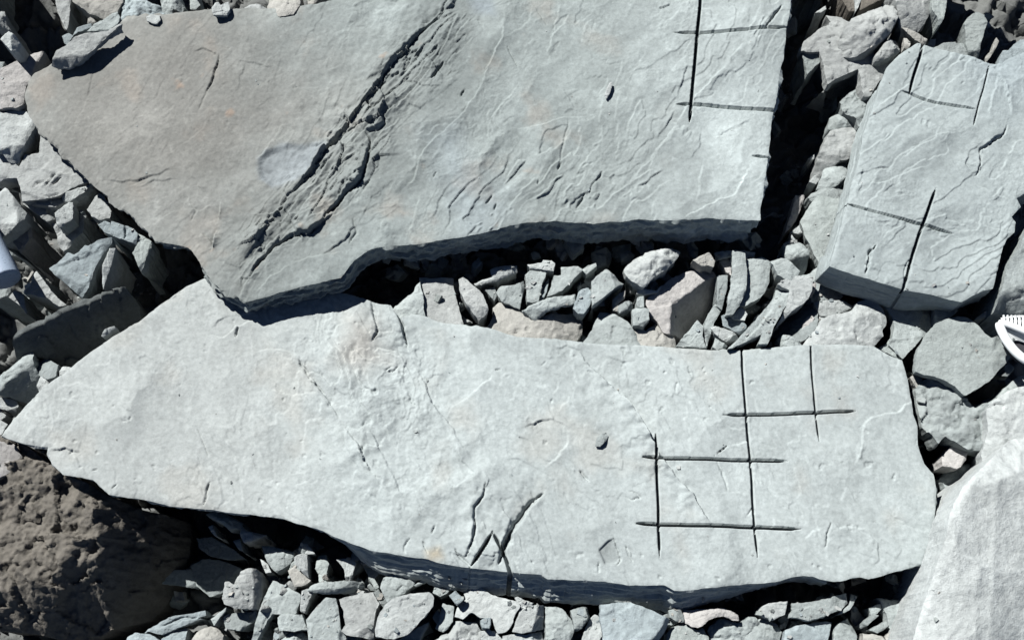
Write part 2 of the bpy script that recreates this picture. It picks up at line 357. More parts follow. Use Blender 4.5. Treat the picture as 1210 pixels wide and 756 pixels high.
# ---- upper slab
P1 = (0.380, 0.022, 0.030)
O1 = [(28,113),(33,95),(40,86),(57,78),(70,68),(90,50),(120,35),(143,25),(150,21),(180,18),(215,14),(250,11.5),(300,10.5),(340,10),(385,3),(410,-6),(425,-40),(500,-120),(620,-170),(800,-170),(950,-165),(945,-80),
      (936,-10),(930,28),(924,72),(920,100),(913,138),(907,185),(903,212),(897,262),(860,261),(840,260),(800,261),(750,260),(722,263),(700,265),(670,263),(640,262),(610,265),(560,279),(520,285),(500,288),(470,290),(445,293),(430,300),(420,308),(413,316),(403,329),(396,330),(370,336),(340,343),(315,350),(300,354),(290,357),(283,352),(275,347),(262,343),(250,332),(240,318),(232,303),(222,292),(205,288),(190,286),(182,285),(170,268),(151,251),(135,238),(110,219),(93,203),(69,175),(52,160),(41,148),(33,134)]
F1 = [
 ('ledgeNW', [(560,-60),(535,8),(496,40),(462,80),(434,120),(403,155),(365,206),(330,250),(295,300),(262,343)], .0125, .14),
 ('ledgeNW', [(470,210),(440,235),(425,262),(400,290),(370,310)], .008, .05), ('ledgeSE', [(300,348),(320,325),(350,308),(390,300),(410,300)], .007, .04),
 ('ledgeNW', [(545,-20),(535,8),(515,25),(496,40),(483,55),(472,66),(462,80),(455,90),(449,108),(434,120)], .007, .04),
 ('groove', [(535,8),(515,25),(496,40),(472,66),(455,90),(448,110),(434,121)], .012, .0045),
 ('groove', [(434,121),(438,127),(442,132)], .012, .004),
 ('groove', [(531,2),(519,20),(506,34)], .008, .004),
 ('ledgeNW', [(439,165),(440,172),(434,190),(431,200),(428,213),(415,226),(403,237),(383,258)], .014, .05),
 ('groove', [(430,155),(439,168),(432,196),(427,213),(403,237),(390,250),(379,264)], .018, .005),
 ('ledgeNW', [(396,250),(379,264),(364,277),(345,279),(324,291),(300,315),(291,335)], .016, .06),
 ('groove', [(379,264),(366,276),(345,279),(324,291),(308,308),(297,322)], .014, .005),
 ('ledgeNW', [(447,110),(430,128),(417,138),(403,155),(389,175),(377,190),(365,206),(356,222)], .008, .04),
 ('groove', [(427,148),(417,152),(405,160)], .008, .004), ('groove', [(389,175),(377,190),(370,198)], .006, .003),
 ('groove', [(395,183),(388,192),(379,203)], .006, .004),
 ('groove', [(438,213),(433,220),(429,226)], .008, .003), ('groove', [(525,72),(519,80),(508,95)], .012, .0045),
 ('groove', [(500,55),(492,68),(483,80)], .007, .003), ('groove', [(549,107),(544,116)], .009, .0035),
 ('groove', [(582,229),(573,240)], .008, .003), ('groove', [(586,240),(583,248)], .008, .003), ('groove', [(517,204),(512,210)], .006, .002),
 ('ledgeSE', [(598,-10),(596,10),(592,45),(583,68),(575,86),(567,106),(555,124),(545,137),(534,148),(518,160),(506,169),(499,183),(493,196),(489,213),(470,232),(455,243)], .007, .03),
 ('ledgeSE', [(620,95),(605,110),(592,125),(580,140),(575,155),(580,175),(590,190),(600,210),(607,222)], .005, .03),
 ('ledgeSE', [(501,222),(495,235),(490,255),(483,280)], .006, .02), ('ledgeSE', [(455,243),(452,262),(450,280)], .006, .02),
 ('ledgeSE', [(662,3),(657,25),(655,34),(650,50),(648,62),(650,75)], .004, .03),
 ('ledgeSE', [(598,151),(612,153),(628,153),(645,147),(660,140),(669,139),(689,139),(703,151)], .0045, .035),
 ('ledgeNW', [(662,104),(669,112),(678,126),(681,134)], .004, .03), ('groove', [(672,140),(668,160),(664,182),(659,202)], .004, .003),
 ('groove', [(663,192),(658,202)], .008, .003),('groove', [(712,203),(705,215)], .008, .003),('groove', [(691,228),(680,247)], .010, .0035),
 ('ledgeSE', [(903,-20),(896,12),(882,45),(870,62),(858,79),(840,96),(820,116),(806,135),(793,155),(778,176),(762,193),(742,216),(722,236)], .007, .035),
 ('ledgeNW', [(816,72),(808,90),(802,110),(800,122)], .004, .03), ('ledgeNW', [(800,130),(786,150),(774,166)], .005, .02),
 ('ledgeNW', [(786,200),(775,206),(765,214),(752,222)], .006, .02), ('ledgeSE', [(772,198),(760,205),(745,215)], .005, .02),
 ('ledgeSE', [(798,212),(780,222),(765,232),(745,245)], .005, .03),
 ('ledgeSE', [(887,186),(884,200),(875,220),(865,232),(850,236),(835,244),(817,255),(800,262)], .008, .03),
 ('ledgeSE', [(830,190),(828,205),(826,220),(823,240)], .006, .02), ('ledgeNW', [(830,150),(826,175),(815,190)], .003, .04),
 ('groove', [(600,55),(606,68),(612,82)], .005, .003), ('groove', [(633,10),(640,20),(648,30)], .004, .003),
 ('ledgeNW', [(778,10),(785,6),(793,4)], .006, .02), ('ledgeSE', [(800,0),(806,8),(804,18)], .006, .02), ('ledgeNW',[(776,16),(783,24),(790,24)],.005,.015),
 ('groove', [(259,65),(256,80),(252,92),(244,112)], .009, .0035), ('groove', [(246,108),(240,122),(234,131)], .003, .003),
 ('ledgeNW', [(290,75),(285,95),(280,115)], .003, .05), ('ledgeNW', [(227,62),(240,58),(252,62),(260,68)], .004, .02),
 ('ledgeNW', [(270,70),(288,73),(310,79),(330,82)], .003, .03),
 ('ledgeNW', [(110,215),(130,213),(162,215),(174,211),(186,206),(198,201),(212,200)], .004, .06),
 ('ledgeSE', [(222,200),(230,212),(241,228)], .004, .02), ('ledgeNW', [(160,222),(180,214),(210,212)], .003, .05),
 ('groove', [(225,235),(232,250),(226,262)], .003, .003), ('ledgeSE', [(215,246),(235,250),(255,240)], .002, .02),
 ('dent', [(305,185),(318,176),(340,170),(365,171),(385,172),(378,188),(360,208),(345,218),(322,223),(306,214),(302,200)], .009, .022),
 ('ledgeSE', [(258,238),(260,250),(259,262),(254,280),(249,300)], .016, .012),
 ('ledgeSE', [(238,276),(247,282),(252,290)], .008, .01),
 ('ledgeSE', [(300,192),(315,178),(325,163),(332,150),(345,148)], .005, .03),
 ('ledgeSE', [(283,352),(290,335),(296,325),(310,318)], .010, .02),
 ('groove', [(418,258),(421,275),(412,290)], .006, .004), ('ledgeNW',[(110,60),(108,90),(104,120)],.002,.05),
 ('dent', [(740,65),(760,70),(800,90),(790,110),(770,100),(745,85)], .002, .03),
 ('ledgeNW', [(890,140),(870,150),(850,160),(840,148)], .004, .02), ('ledgeNW', [(905,20),(890,45),(895,60)], .005, .02),
 ('dent', [(432,141),(440,135),(447,132),(453,137),(455,149),(447,154),(437,157),(430,156),(425,150)], -.008, .006), ('groove', [(454,136),(456,148),(448,156),(437,159)], .008, .0035),
 ('groove', [(925,8),(915,18),(908,30),(902,36)], .012, .004),
 ('cut', [(829,-25),(828,0),(824,41),(822,60),(817,120),(814,148)], .060, 0.0116),
 ('cut', [(796,39),(830,40),(865,38.5),(932,35.5)], .060, 0.0127),
 ('cut', [(796,124.5),(830,125.5),(875,129),(926,131.5)], .060, 0.0127),
 ('cut', [(884,185.5),(899,186.5),(912,188)], .060, 0.0099)]
def h1(x, y):
    rgh = patch_mask(x, y, [(530,10),(555,30),(530,90),(470,140),(440,200),(400,250),(330,290),(290,330),(290,270),(330,235),(395,160),(450,85)], P1, .05, .04, 3)
    rgh2 = patch_mask(x, y, [(480,150),(600,140),(720,230),(700,262),(480,285),(440,240)], P1, .12, .05, 5)
    h = relief(x, y, math.radians(52), 11, (.45+.6*np.maximum(rgh, rgh2))*(1-.62*smooth((-.35-x)/.4)))+.0008*fbm(x*60, y*60, 3, 9)*smooth((-.2-x)/.4)
    h += rgh*(.20*chips(x, y, .10, 3, .03)+.07*chips(x, y, .045, 4, .015)+.003*fbm(x*22, y*22, 4, 3)+.008*terrace(fbm((x*.6+y*.8)*2, (-x*.8+y*.6)*9, 5, 8, .55), 4, .1))
    h += .035*np.exp(-((x-.0)**2)/.5)*0
    r = smooth((y-(-.1))/.9)                         # the broad back eases away to the north
    return h + feature_height(x, y, F1, P1, 101)
def c1(x, y):
    left = patch_mask(x, y, [(-50,0),(300,-60),(330,60),(420,120),(300,260),(240,330),(0,260)], P1, .35, .08, 21)
    base = np.array([.268, .300, .296])[None]*np.ones((len(x), 1))
    brown = np.array([.222, .221, .207]); base = base*(1-left[:, None])+brown*left[:, None]
    rt = smooth((x-.15)/.55)[:, None]; base = base*(1-rt)+np.array([.385, .428, .428])*rt
    n = fbm(x*3, y*3, 5, 31)[:, None]; bd = patch_mask(x, y, [(545,-20),(600,-20),(560,110),(470,250),(400,330),(280,350),(290,260),(400,130)], P1, .12, .07, 23)[:, None]; base = base*(1-.16*bd); base = base*(1+.30*n); nn = fbm((x*.6+y*.8)*3, (-x*.8+y*.6)*11, 5, 32, .6)[:, None]; base = base*(1+.22*nn)
    pk = smooth(fbm(x*5+3, y*5, 5, 41)*3-.5)[:, None]*smooth((.6-x)/.6)[:, None]; base = base*(1-.35*pk)+np.array([.33, .28, .235])*.35*pk
    bl = patch_mask(x, y, [(305,185),(318,176),(340,170),(365,171),(385,172),(378,188),(360,208),(345,218),(322,223),(306,214)], P1, .010, .016, 51)[:, None]
    base = base*(1-.85*bl)+np.array([.225, .250, .265])*.85*bl*(1+.3*n)
    bl2 = patch_mask(x, y, [(510,160),(540,150),(560,200),(600,240),(580,300),(540,280),(520,200)], P1, .08, .04, 53)[:, None]*.5
    base = base*(1-bl2)+np.array([.27, .315, .34])*bl2
    bl3 = patch_mask(x, y, [(540,-20),(580,-20),(585,20),(560,15)], P1, .02, .01, 55)[:, None]*.6; base = base*(1-bl3)+np.array([.24, .28, .31])*bl3
    lo = patch_mask(x, y, [(185,210),(245,208),(262,232),(235,300),(160,262),(150,240)], P1, .05, .02, 57)[:, None]*.5; base = base*(1-lo)+np.array([.255, .262, .25])*lo
    du = smooth(fbm(x*7+2, y*7, 5, 60, .62)*4-.4)[:, None]; base = base*(1+.13*du)
    fl = smooth(fbm(x*26, y*26, 5, 61, .65)*4-1.0)[:, None]; base = base*(1+.24*fl)
    fl2 = smooth(fbm(x*60, y*60, 4, 63, .65)*4-1.1)[:, None]; base = base*(1-.10*fl2)
    ru = smooth(fbm(x*9+3, y*9, 4, 71)*5-2.2)[:, None]*smooth((.3-x)/.5)[:, None]; base = base*(1-.5*ru)+np.array([.36, .25, .18])*.5*ru
    return base

# ---- lower slab
P2 = (0.292, 0.0, -0.022)
O2 = [(12,503),(4,515),(12,520),(30,525),(58,529),(57,535),(62,548),(75,561),(92,564),(110,567),(118,574),(129,584),(150,588),(169,590),(200,597),(237,601),(270,605),(300,608),(334,613),(352,619),(375,625),(398,635),(415,642),(440,651),(457,654),(480,658),(507,662),(515,665),(540,670),(557,672),(580,674),(600,676),(640,679),(647,684),(675,685),(715,687),(740,691),(785,691),(791,694),(797,698),(808,698),(843,694),(870,691),(900,689),(915,688),(925,685),(935,682),(948,680),(960,681),(970,685),(985,687),(995,686),(1005,683),(1017,682),(1027,684),(1060,675),(1089,667),(1097,648),(1104,610),(1106,580),(1103,560),(1092,548),(1084,525),(1084,503),(1079,490),(1075,465),(1071,442),(1066,426),(1050,419),(1031,409),(1000,408),(950,408),(910,411),(875,414),(840,414),(800,412),(760,409),(720,408),(690,405),(670,402),(640,400),(610,398),(575,388),(551,386),(520,381),(506,375),(488,372),(472,377),(462,361),(448,360),(427,353),(410,348),(380,338),(330,325),(280,325),(245,328),(222,338),(190,360),(165,380),(148,391),(125,405),(103,420),(80,438),(55,456),(32,480)]
F2 = [
 ('cut', [(876,408),(877,440),(881,491),(884,520),(887,545),(891,619),(895,660)], .060, 0.0094),
 ('cut', [(957,404),(959,440),(963,485),(968,524)], .060, 0.0088),
 ('cut', [(774,510),(776,560),(778,619),(779,659)], .060, 0.0094),
 ('cut', [(853,491.5),(881,491),(940,489),(1013,486)], .060, 0.0110),
 ('cut', [(755,541),(800,543.5),(886,544),(932,545)], .060, 0.0110),
 ('cut', [(747,618.5),(800,621),(891,623),(946,625)], .060, 0.0110),
 ('cut', [(839,543),(851,533),(865,522)], .012, .005),
 ('cut', [(583,627),(570,650),(555,672)], .060, 0.0110), ('cut', [(581,627),(590,643),(598,659),(604,680),(607,712)], .035, .012),
 ('groove', [(644,581),(632,591),(620,605),(609,620),(600,638),(594,656)], .020, .0075), ('ledgeSE', [(648,578),(632,590),(620,604),(608,622),(600,642)], .009, .06),
 ('ledgeNW', [(605,605),(600,625),(592,650),(588,672)], .008, .03), ('groove', [(606,625),(594,648),(588,668)], .020, .006),
 ('groove', [(576,568),(574,580),(570,588),(561,600),(561,612),(560,636),(555,652),(549,662)], .012, .003),
 ('ledgeNW', [(573,553),(577,568),(570,588),(561,604),(559,640),(548,664)], .009, .03),
 ('groove', [(538,648),(546,660),(556,672)], .010, .004),
 ('groove', [(469,367),(475,388),(480,402),(481,412)], .016, .0035), ('ledgeNW', [(462,355),(470,372),(476,390),(482,412),(475,440),(485,470),(490,480)], .009, .05),
 ('groove', [(438,355),(441,372),(448,388),(446,396),(438,404)], .010, .004), ('ledgeNW', [(436,352),(440,372),(449,388),(437,405)], .006, .04),
 ('ledgeSE', [(376,384),(385,400),(398,412),(414,429),(420,430),(422,412),(430,398),(438,392)], .004, .03),
 ('ledgeSE', [(352,425),(340,415),(320,413),(300,415)], .003, .03),
 ('groove', [(352,425),(360,437),(369,450)], .010, .004), ('groove', [(369,450),(376,458),(383,467)], .007, .003),
 ('ledgeNW', [(345,408),(360,435),(383,467),(395,485),(403,498),(420,520),(432,545),(450,575),(470,600)], .009, .05),
 ('ledgeSE', [(300,450),(325,462),(345,468),(370,464),(385,470)], .003, .03),
 ('groove', [(463,433),(455,439),(463,440),(471,432)], .005, .003), ('groove', [(483,465),(488,477),(492,480)], .007, .003),
 ('ledgeNW', [(490,430),(500,450),(510,475),(530,500),(545,525),(560,545)], .008, .05),
 ('ledgeSE', [(585,440),(570,455),(552,470),(535,480),(525,500)], .005, .05), ('groove', [(592,437),(586,438)], .010, .003),
 ('groove', [(430,529),(428,540)], .010, .0035), ('groove', [(432,500),(430,508)],.005,.002),
 ('ledgeNW', [(425,505),(440,512),(455,540),(470,570),(480,592)], .008, .04),
 ('ledgeSE', [(520,490),(535,520),(545,545),(560,560),(540,575),(500,560)], .003, .03),
 ('groove', [(515,622),(510,632)], .007, .003), ('groove', [(500,640),(505,650),(507,656)], .008, .003), ('groove', [(480,655),(479,646),(485,636)], .005, .003),
 ('ledgeNW', [(677,405),(690,422),(703,439),(720,455),(738,470),(750,486),(762,505),(780,540),(803,571),(817,585),(834,612),(851,639)], .017, .05),
 ('ledgeSE', [(672,403),(676,425),(680,450),(690,470)], .004, .03), ('ledgeNW', [(650,415),(670,408),(690,415)], .004, .03),
 ('ledgeNW', [(715,420),(735,430),(755,425)], .002, .04), ('groove', [(800,452),(798,465)], .004, .004), ('groove', [(814,434),(816,446)], .004, .0025),
 ('ledgeNW', [(770,460),(760,472),(750,478)], .003, .02), ('ledgeSE', [(745,440),(765,465),(790,480),(830,500),(850,530)], .002, .05),
 ('groove', [(847,545),(855,565),(860,582)], .005, .003), ('ledgeSE', [(855,530),(870,525),(890,520)], .003, .03), ('groove',[(888,598),(883,610)],.005,.002),
 ('dent', [(785,590),(800,575),(825,585),(835,605),(820,618),(800,615)], .003, .03), ('ledgeSE', [(835,583),(860,583),(885,585)],.002,.02),
 ('ledgeNW', [(739,645),(745,652),(749,660)], .004, .012), ('groove', [(738,645),(744,655),(748,664)], .005, .0025),
 ('groove', [(684,556),(690,562),(696,570)], .008, .003), ('dent', [(682,555),(690,553),(697,567),(690,568)], .004, .01),
 ('groove', [(738,588),(746,592),(757,590),(750,584),(742,582)], .005, .0025),
 ('dent', [(706,650),(718,638),(724,635),(730,650),(733,660),(728,667),(714,668)], .006, .006), ('groove', [(724,635),(731,650),(734,661),(728,668)], .010, .003),
 ('groove', [(708,664),(707,677)], .006, .0025), ('dent', [(677,652),(690,650),(692,656),(680,662)], .004, .01),
 ('groove', [(983,618),(978,630),(974,648)], .007, .0025), ('ledgeNW', [(980,612),(990,625),(1000,622),(1020,625),(1035,640),(1040,660),(1030,672)], .006, .04),
 ('ledgeSE', [(1084,470),(1060,487),(1040,490),(1020,500),(1015,530),(1012,545),(1000,555)], .006, .05), ('dent', [(1008,530),(1014,522),(1019,532),(1016,545),(1009,545)], -.004, .01),
 ('ledgeSE', [(950,640),(960,628),(975,622)], .003, .03), ('ledgeNW',[(1050,605),(1070,618),(1092,632)],.003,.03), ('ledgeSE',[(970,655),(965,640),(960,625)],.002,.03),
 ('ledgeSE', [(610,510),(625,500),(650,495),(668,502),(672,520),(660,540),(640,555)], .006, .04),
 ('ledgeNW', [(95,475),(130,470),(160,490),(190,520)], .0015, .05), ('ledgeSE', [(210,545),(225,560),(235,575),(240,560)], .003, .02),
 ('groove', [(232,505),(239,520),(246,540)], .004, .003), ('groove', [(248,568),(244,580),(240,597)], .008, .0035),
 ('groove', [(109,556),(116,554)], .006, .003), ('groove', [(132,578),(137,573)], .006, .003), ('ledgeNW', [(88,535),(95,548),(105,562)], .004, .02),
 ('ledgeNW', [(60,530),(80,532),(95,536)], .006, .03), ('ledgeNW', [(250,385),(265,375),(285,372),(305,370)], .004, .03),
 ('groove', [(281,385),(278,398)], .012, .003), ('ledgeSE', [(240,395),(262,400),(280,385),(310,375)], .004, .03),
 ('ledgeSE', [(295,400),(298,420),(300,440),(310,458)], .003, .03)]
def h2(x, y):
    rgh = patch_mask(x, y, [(400,350),(500,370),(560,470),(600,560),(610,680),(500,665),(440,560),(380,470),(340,400)], P2, .12, .06, 3)
    h = relief(x, y, math.radians(-58), 77, .34+.80*rgh)
    h += rgh*.004*fbm(x*16, y*16, 5, 13, .6)
    h += .012*fbm(x*1.3, y*1.3, 2, 15)
    pit = smooth(fbm(x*30, y*30, 3, 19)*8-3.4); h -= .0030*pit*smooth(fbm(x*3, y*3, 2, 18)*3+.5)
    return h + feature_height(x, y, F2, P2, 201)
def c2(x, y):
    base = np.array([.405, .445, .445])[None]*np.ones((len(x), 1))
    lf = smooth((-.35-x)/.5)[:, None]; base = base*(1-lf)+np.array([.395, .420, .415])*lf
    n = fbm(x*2.5, y*2.5, 5, 33)[:, None]; base = base*(1+.15*n); nn = fbm((x*.55-y*.83)*3, (x*.83+y*.55)*10, 5, 34, .6)[:, None]; base = base*(1+.12*nn)
    wm = smooth(fbm(x*4+7, y*4, 4, 43)*3-.3)[:, None]; base = base*(1-.35*wm)+np.array([.40, .385, .35])*.35*wm*1.0
    du = smooth(fbm(x*6+2, y*6, 5, 60, .62)*4-.4)[:, None]; base = base*(1-.10*du)
    fl = smooth(fbm(x*20, y*20, 5, 65, .65)*4-1.2)[:, None]; base = base*(1+.10*fl)
    fl2 = smooth(fbm(x*55, y*55, 4, 66, .65)*4-1.4)[:, None]; base = base*(1-.10*fl2)
    ps = patch_mask(x, y, [(410,370),(440,380),(460,430),(430,440),(400,430)], P2, .06, .03, 67)[:, None]*.5; base = base*(1-ps)+np.array([.40, .365, .33])*ps
    rs = patch_mask(x, y, [(505,652),(520,650),(522,660),(508,662)], P2, .02, .01, 68)[:, None]*.8; base = base*(1-rs)+np.array([.45, .38, .27])*rs
    gp = patch_mask(x, y, [(706,650),(718,638),(724,635),(733,660),(728,667),(714,668)], P2, .004, .003, 69)[:, None]*.5; base = base*(1-.35*gp)
    return base

# ---- right slab
P3 = (0.372, 0.0, 0.03)
O3 = [(1084,52),(1093,55),(1120,62),(1150,68),(1168,75),(1178,76),(1192,70),(1215,60),(1260,55),(1275,230),(1225,228),(1210,229),(1201,234),(1207,244),(1195,256),(1200,262),(1199,275),(1190,282),(1184,293),(1179,311),(1171,343),(1160,345),(1148,351),(1135,358),(1120,355),(1100,350),(1080,346),(1064,342),(1040,335),(1020,329),(1000,323),(979,316),(989,280),(1001,237),(1013,195),(1020,158),(1030,130),(1040,98),(1047,82),(1062,66),(1074,58)]
F3 = [
 ('cut', [(1091,48),(1086,70),(1079,92),(1073,114)], .060, 0.0105), ('cut', [(1064,109),(1075,111.5),(1090,118),(1106,123),(1128,127.5),(1154,132)], .060, 0.0104),
 ('cut', [(1170,74),(1163,100),(1155,127),(1147,156)], .018, .0062), ('cut', [(996,242),(1020,250),(1055,258.5),(1089,267.5),(1128,277.5)], .060, 0.0104),
 ('cut', [(1105,223),(1097,245),(1088,270),(1076,305),(1065,350)], .060, 0.0105),
 ('groove', [(1191,148),(1184,160),(1172,168),(1159,179),(1158,195),(1155,206),(1150,210)], .010, .0035),
 ('ledgeNW', [(1194,138),(1184,158),(1160,178),(1157,200),(1150,210)], .010, .03),
 ('groove', [(1034,290),(1026,302),(1021,325)], .014, .004), ('ledgeSE', [(1036,287),(1026,302),(1021,322)], .005, .05),
 ('groove', [(1078,308),(1071,312),(1067,322),(1067,335)], .005, .003),
 ('ledgeSE', [(1012,206),(1025,215),(1035,218),(1048,216),(1065,205),(1080,201),(1098,196)], .006, .02), ('ledgeNW', [(1008,208),(1030,200),(1045,199),(1060,200)], .004, .03),
 ('ledgeSE', [(1060,195),(1075,180),(1090,168),(1110,160),(1130,158)], .004, .04),
 ('ledgeSE', [(1030,130),(1040,125),(1052,115),(1066,105),(1080,96)], .005, .03),
 ('ledgeSE', [(1098,98),(1115,85),(1130,76),(1145,70)], .005, .03),
 ('ledgeSE', [(1195,138),(1190,115),(1182,95),(1172,80)], .008, .03), ('ledgeSE', [(1165,140),(1172,110),(1182,85)], .005, .03),
 ('ledgeSE', [(1110,190),(1125,190),(1135,205),(1150,215),(1165,225),(1185,235),(1200,236)], .005, .03),
 ('ledgeSE', [(1135,255),(1150,262),(1170,270),(1198,276)], .005, .03), ('ledgeNW', [(1160,170),(1145,180),(1140,195),(1150,208)], .004, .03),
 ('ledgeSE', [(1215,165),(1200,170),(1190,185),(1180,205)], .004, .04)]
def h3(x, y):
    return relief(x, y, math.radians(40), 37, .5) + feature_height(x, y, F3, P3, 301)
def c3(x, y):
    base = np.array([.350, .392, .395])[None]*np.ones((len(x), 1)); n = fbm(x*3, y*3, 5, 35)[:, None]; base = base*(1+.22*n)
    u = smooth((x-1.3)/.2)[:, None]*smooth((y-.5)/.3)[:, None]; base = base*(1-.5*u)+np.array([.28, .33, .36])*.5*u
    fl = smooth(fbm(x*24, y*24, 5, 65, .65)*4-1.3)[:, None]; base = base*(1-.12*fl); return base

def wcurve(px, plane):  # outward flare of the sides by position along the slab
    return to_world(px, *plane)[:, :2]
def build_slab(name, O, P, h, c, th, out, res, seed, label, feats, rough=.006, amp=.006, bevel=.002, sc=.05, step=.006, layers=9):
    w = to_world(O, *P)[:, :2]; poly = ragged(resample(w, step), amp, sc, seed)
    me = stone(name, poly, P, th, h, c, res, M_SLAB, layered_wall(seed, out, rough, layers), seed, bevel=bevel, rings=20, cuts=cut_lines(feats, P))
    return new_obj(name, me, label, 'rock slab', None, 'thing')
def th1(x, y): return .070+.02*smooth((x+.6)/.5)+.035*smooth((x+.6)/1.0)+.012*fbm(x*3, y*3, 2, 5)
def out1(x, y): return np.where(y > .45, -.01, np.where(x > .70, -.015, np.where(x < -.9, -.02, .006)))
def th2(x, y): return .105+.012*fbm(x*3, y*3, 2, 6)
def out2(x, y):
    s = smooth((x+.55)/.25)                      # only the middle of the south side flares out
    return np.where(y > -.15, -.01, np.where(x > .85, -.03, .050*s*smooth((.62-x)/.35+.3)-.02*(1-s)))
def th3(x, y): return .10+0*x
def out3(x, y): return np.where((x < 1.12) & (y > .17), .008, np.where(y < .17, .020*smooth((1.25-x)/.1)-.002, -.015))
RS = RES_SCALE
build_slab('shale_slab', O1, P1, h1, c1, th1, out1, .0026*RS, 1, 'great brownish upper slab with a jagged diagonal crack and saw cuts at its right end', F1, rough=.012)
build_slab('shale_slab', O2, P2, h2, c2, th2, out2, .0026*RS, 2, 'long pale lower slab with a pointed left end and a grid of saw cuts', F2, rough=.006, amp=.003)
build_slab('shale_slab', O3, P3, h3, c3, th3, out3, .0024*RS, 3, 'pale right slab with a straight bright left edge and two saw cut crosses', F3, rough=.002, amp=.003)
# ---------------------------------------------------------------- rubble stones
def rock(name, label, pts, z, th=.10, col='g', style='flat', tilt=None, facets=(), group=None, cat='rock', cm=1.0, mat=None, amp=None, seed=None, hx=None, out=0.0, dome=None, rel=.42, both=False):
    p = np.asarray(pts, float)
    sd = int(abs(p[:, 0].sum()*7+p[:, 1].sum()*3)) % 997 if seed is None else seed
    rr = np.random.RandomState(sd)
    if tilt is None:
        k = .14 if style == 'flat' else .16
        tilt = rr.uniform(-k, k, 2)+np.array([.0, .0])
    gx, gy = tilt
    if group == GM and p[:, 1].max() > 392 and p[:, 0].max() < 915: z = min(z, .266); gy = min(gy, .05)
    if group == GB and p[:, 0].mean() > 470 and p[:, 1].mean() > 600: z += .035
    if group != GC and label[:4] not in ('long', 'thin grey') and th >= .05: th += .10
    c = to_world([p.mean(0)], z)[0]
    P = (z-gx*c[0]-gy*c[1], gx, gy)
    w = to_world(p, *P)[:, :2]
    size = math.sqrt(abs(0.5*np.sum(w[:, 0]*np.roll(w[:, 1], -1)-np.roll(w[:, 0], -1)*w[:, 1])))
    amp = (.0035 if style == 'flat' else .005) if amp is None else amp
    poly = ragged(resample(w, .004), min(amp, size*.05), max(.02, size*.35), sd); poly = ragged(poly, min(.0022, size*.035), .014, sd+9)
    res = min(.0040, max(.0013, size/34))*RES_SCALE
    lines = []
    for (a, b, side, slope) in facets:
        A, B, S = to_world([a, b, side], *P)[:, :2]
        d = (B-A)/np.hypot(*(B-A)); n = np.array([-d[1], d[0]])
        if (S-A)@n < 0: n = -n
        lines.append((A, n, slope))
    cx, cy = poly.mean(0)
    ang = rr.uniform(0, math.pi)
    planes = [(rr.uniform(.25, .9)*size, rr.uniform(0, 2*math.pi), rr.uniform(.15, .7)) for _ in range(7)]
    dm = dict(flat=0, lump=1.0, rough=1.0)[style] if dome is None else dome
    def h(x, y):
        if style == 'flat':
            hh = rel*relief(x*1.6, y*1.6, ang, sd % 200, .55) + .0020*fbm(x*30, y*30, 4, sd % 200, .6)*smooth(fbm(x*12, y*12, 2, sd % 50)*3+.6) + (.09*chips(x, y, max(.03, size*.4), sd % 180, size*.06) if rel > .3 else 0)
            for q, a, s in planes[:2]:          # one or two chipped corners
                t = (x-cx)*math.cos(a)+(y-cy)*math.sin(a)-.36*size-.12*size*abs(math.sin(q*50)); t = t+.02*fbm(x*20, y*20, 2, 4)
                hh = hh - (s+.1)*np.maximum(0, t)
        else:
            hh = .0
            for q, a, s in planes:
                t = (x-cx)*math.cos(a)+(y-cy)*math.sin(a)-q*.32
                t = t+.10*size*fbm(x/size*2.5, y/size*2.5, 2, int(q*100) % 50)
                hh = hh - dm*s*np.maximum(0, t)
            k = 1.0 if style == 'lump' else 2.0
            hh = hh + k*.20*chips(x, y, max(.022, size*.24), sd % 200, size*.06)*.8 + k*.0045*fbm(x*24, y*24, 5, sd % 200, .62)
            if style == 'rough': hh = hh + .012*fbm(x*9, y*9, 5, sd % 100, .65) + .16*chips(x, y, .022, sd % 90, .01) + (.45*chips(x, y, .055, 9, .015)+.30*chips(x, y, .018, 10, .004)+.006*ridged(x*30, y*30, 4, 4)+.010*fbm(x*14, y*14, 5, 4, .7) if col == 'n' else 0)
        wob = .005*fbm(x*18, y*18, 3, sd % 77)
        if both:                                # the broken face lies beyond both lines
            hh = hh - np.maximum(0, np.minimum.reduce([sl*((x-A[0])*n[0]+(y-A[1])*n[1]+wob) for A, n, sl in lines]))
        for A, n, sl in (() if both else lines):
            hh = hh - sl*np.maximum(0, (x-A[0])*n[0]+(y-A[1])*n[1]+wob)
        if hx is not None: hh = hh + hx(x, y, P)
        return hh
    if (not facets or size < .14) and size < .34 and out == 0: out = -min(.40*th, .24*size)
    if group == GM: cm = cm*1.08
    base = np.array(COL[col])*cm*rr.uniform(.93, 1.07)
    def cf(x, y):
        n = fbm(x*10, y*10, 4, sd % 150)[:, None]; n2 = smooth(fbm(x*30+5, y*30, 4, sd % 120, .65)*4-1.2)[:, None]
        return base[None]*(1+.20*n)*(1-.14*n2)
    wl = layered_wall(sd % 200, out, .004 if style == 'flat' else .008, 6 if style == 'flat' else 3)
    me = stone(name, poly, P, th, h, cf, res, mat or (M_ROCK if style != 'rough' else M_ROUGH), wl, sd, bevel=.0008 if style == 'flat' else .003,
               bw=(1.3*res if style == 'flat' else 2.2*res), rings=8)
    if me is None: return None
    return new_obj(name, me, label, cat, group, 'thing')

GC = 'loose chips lying on the big slabs'; GL = 'rubble at the left end of the slabs'; GM = 'rubble wedged between the upper and lower slab'
GR_ = 'rubble around the right slab'; GB = 'rubble below the lower slab'; GT = 'stones along the top edge'
F, S, B = 'shale_fragment', 'shale_shard', 'boulder'
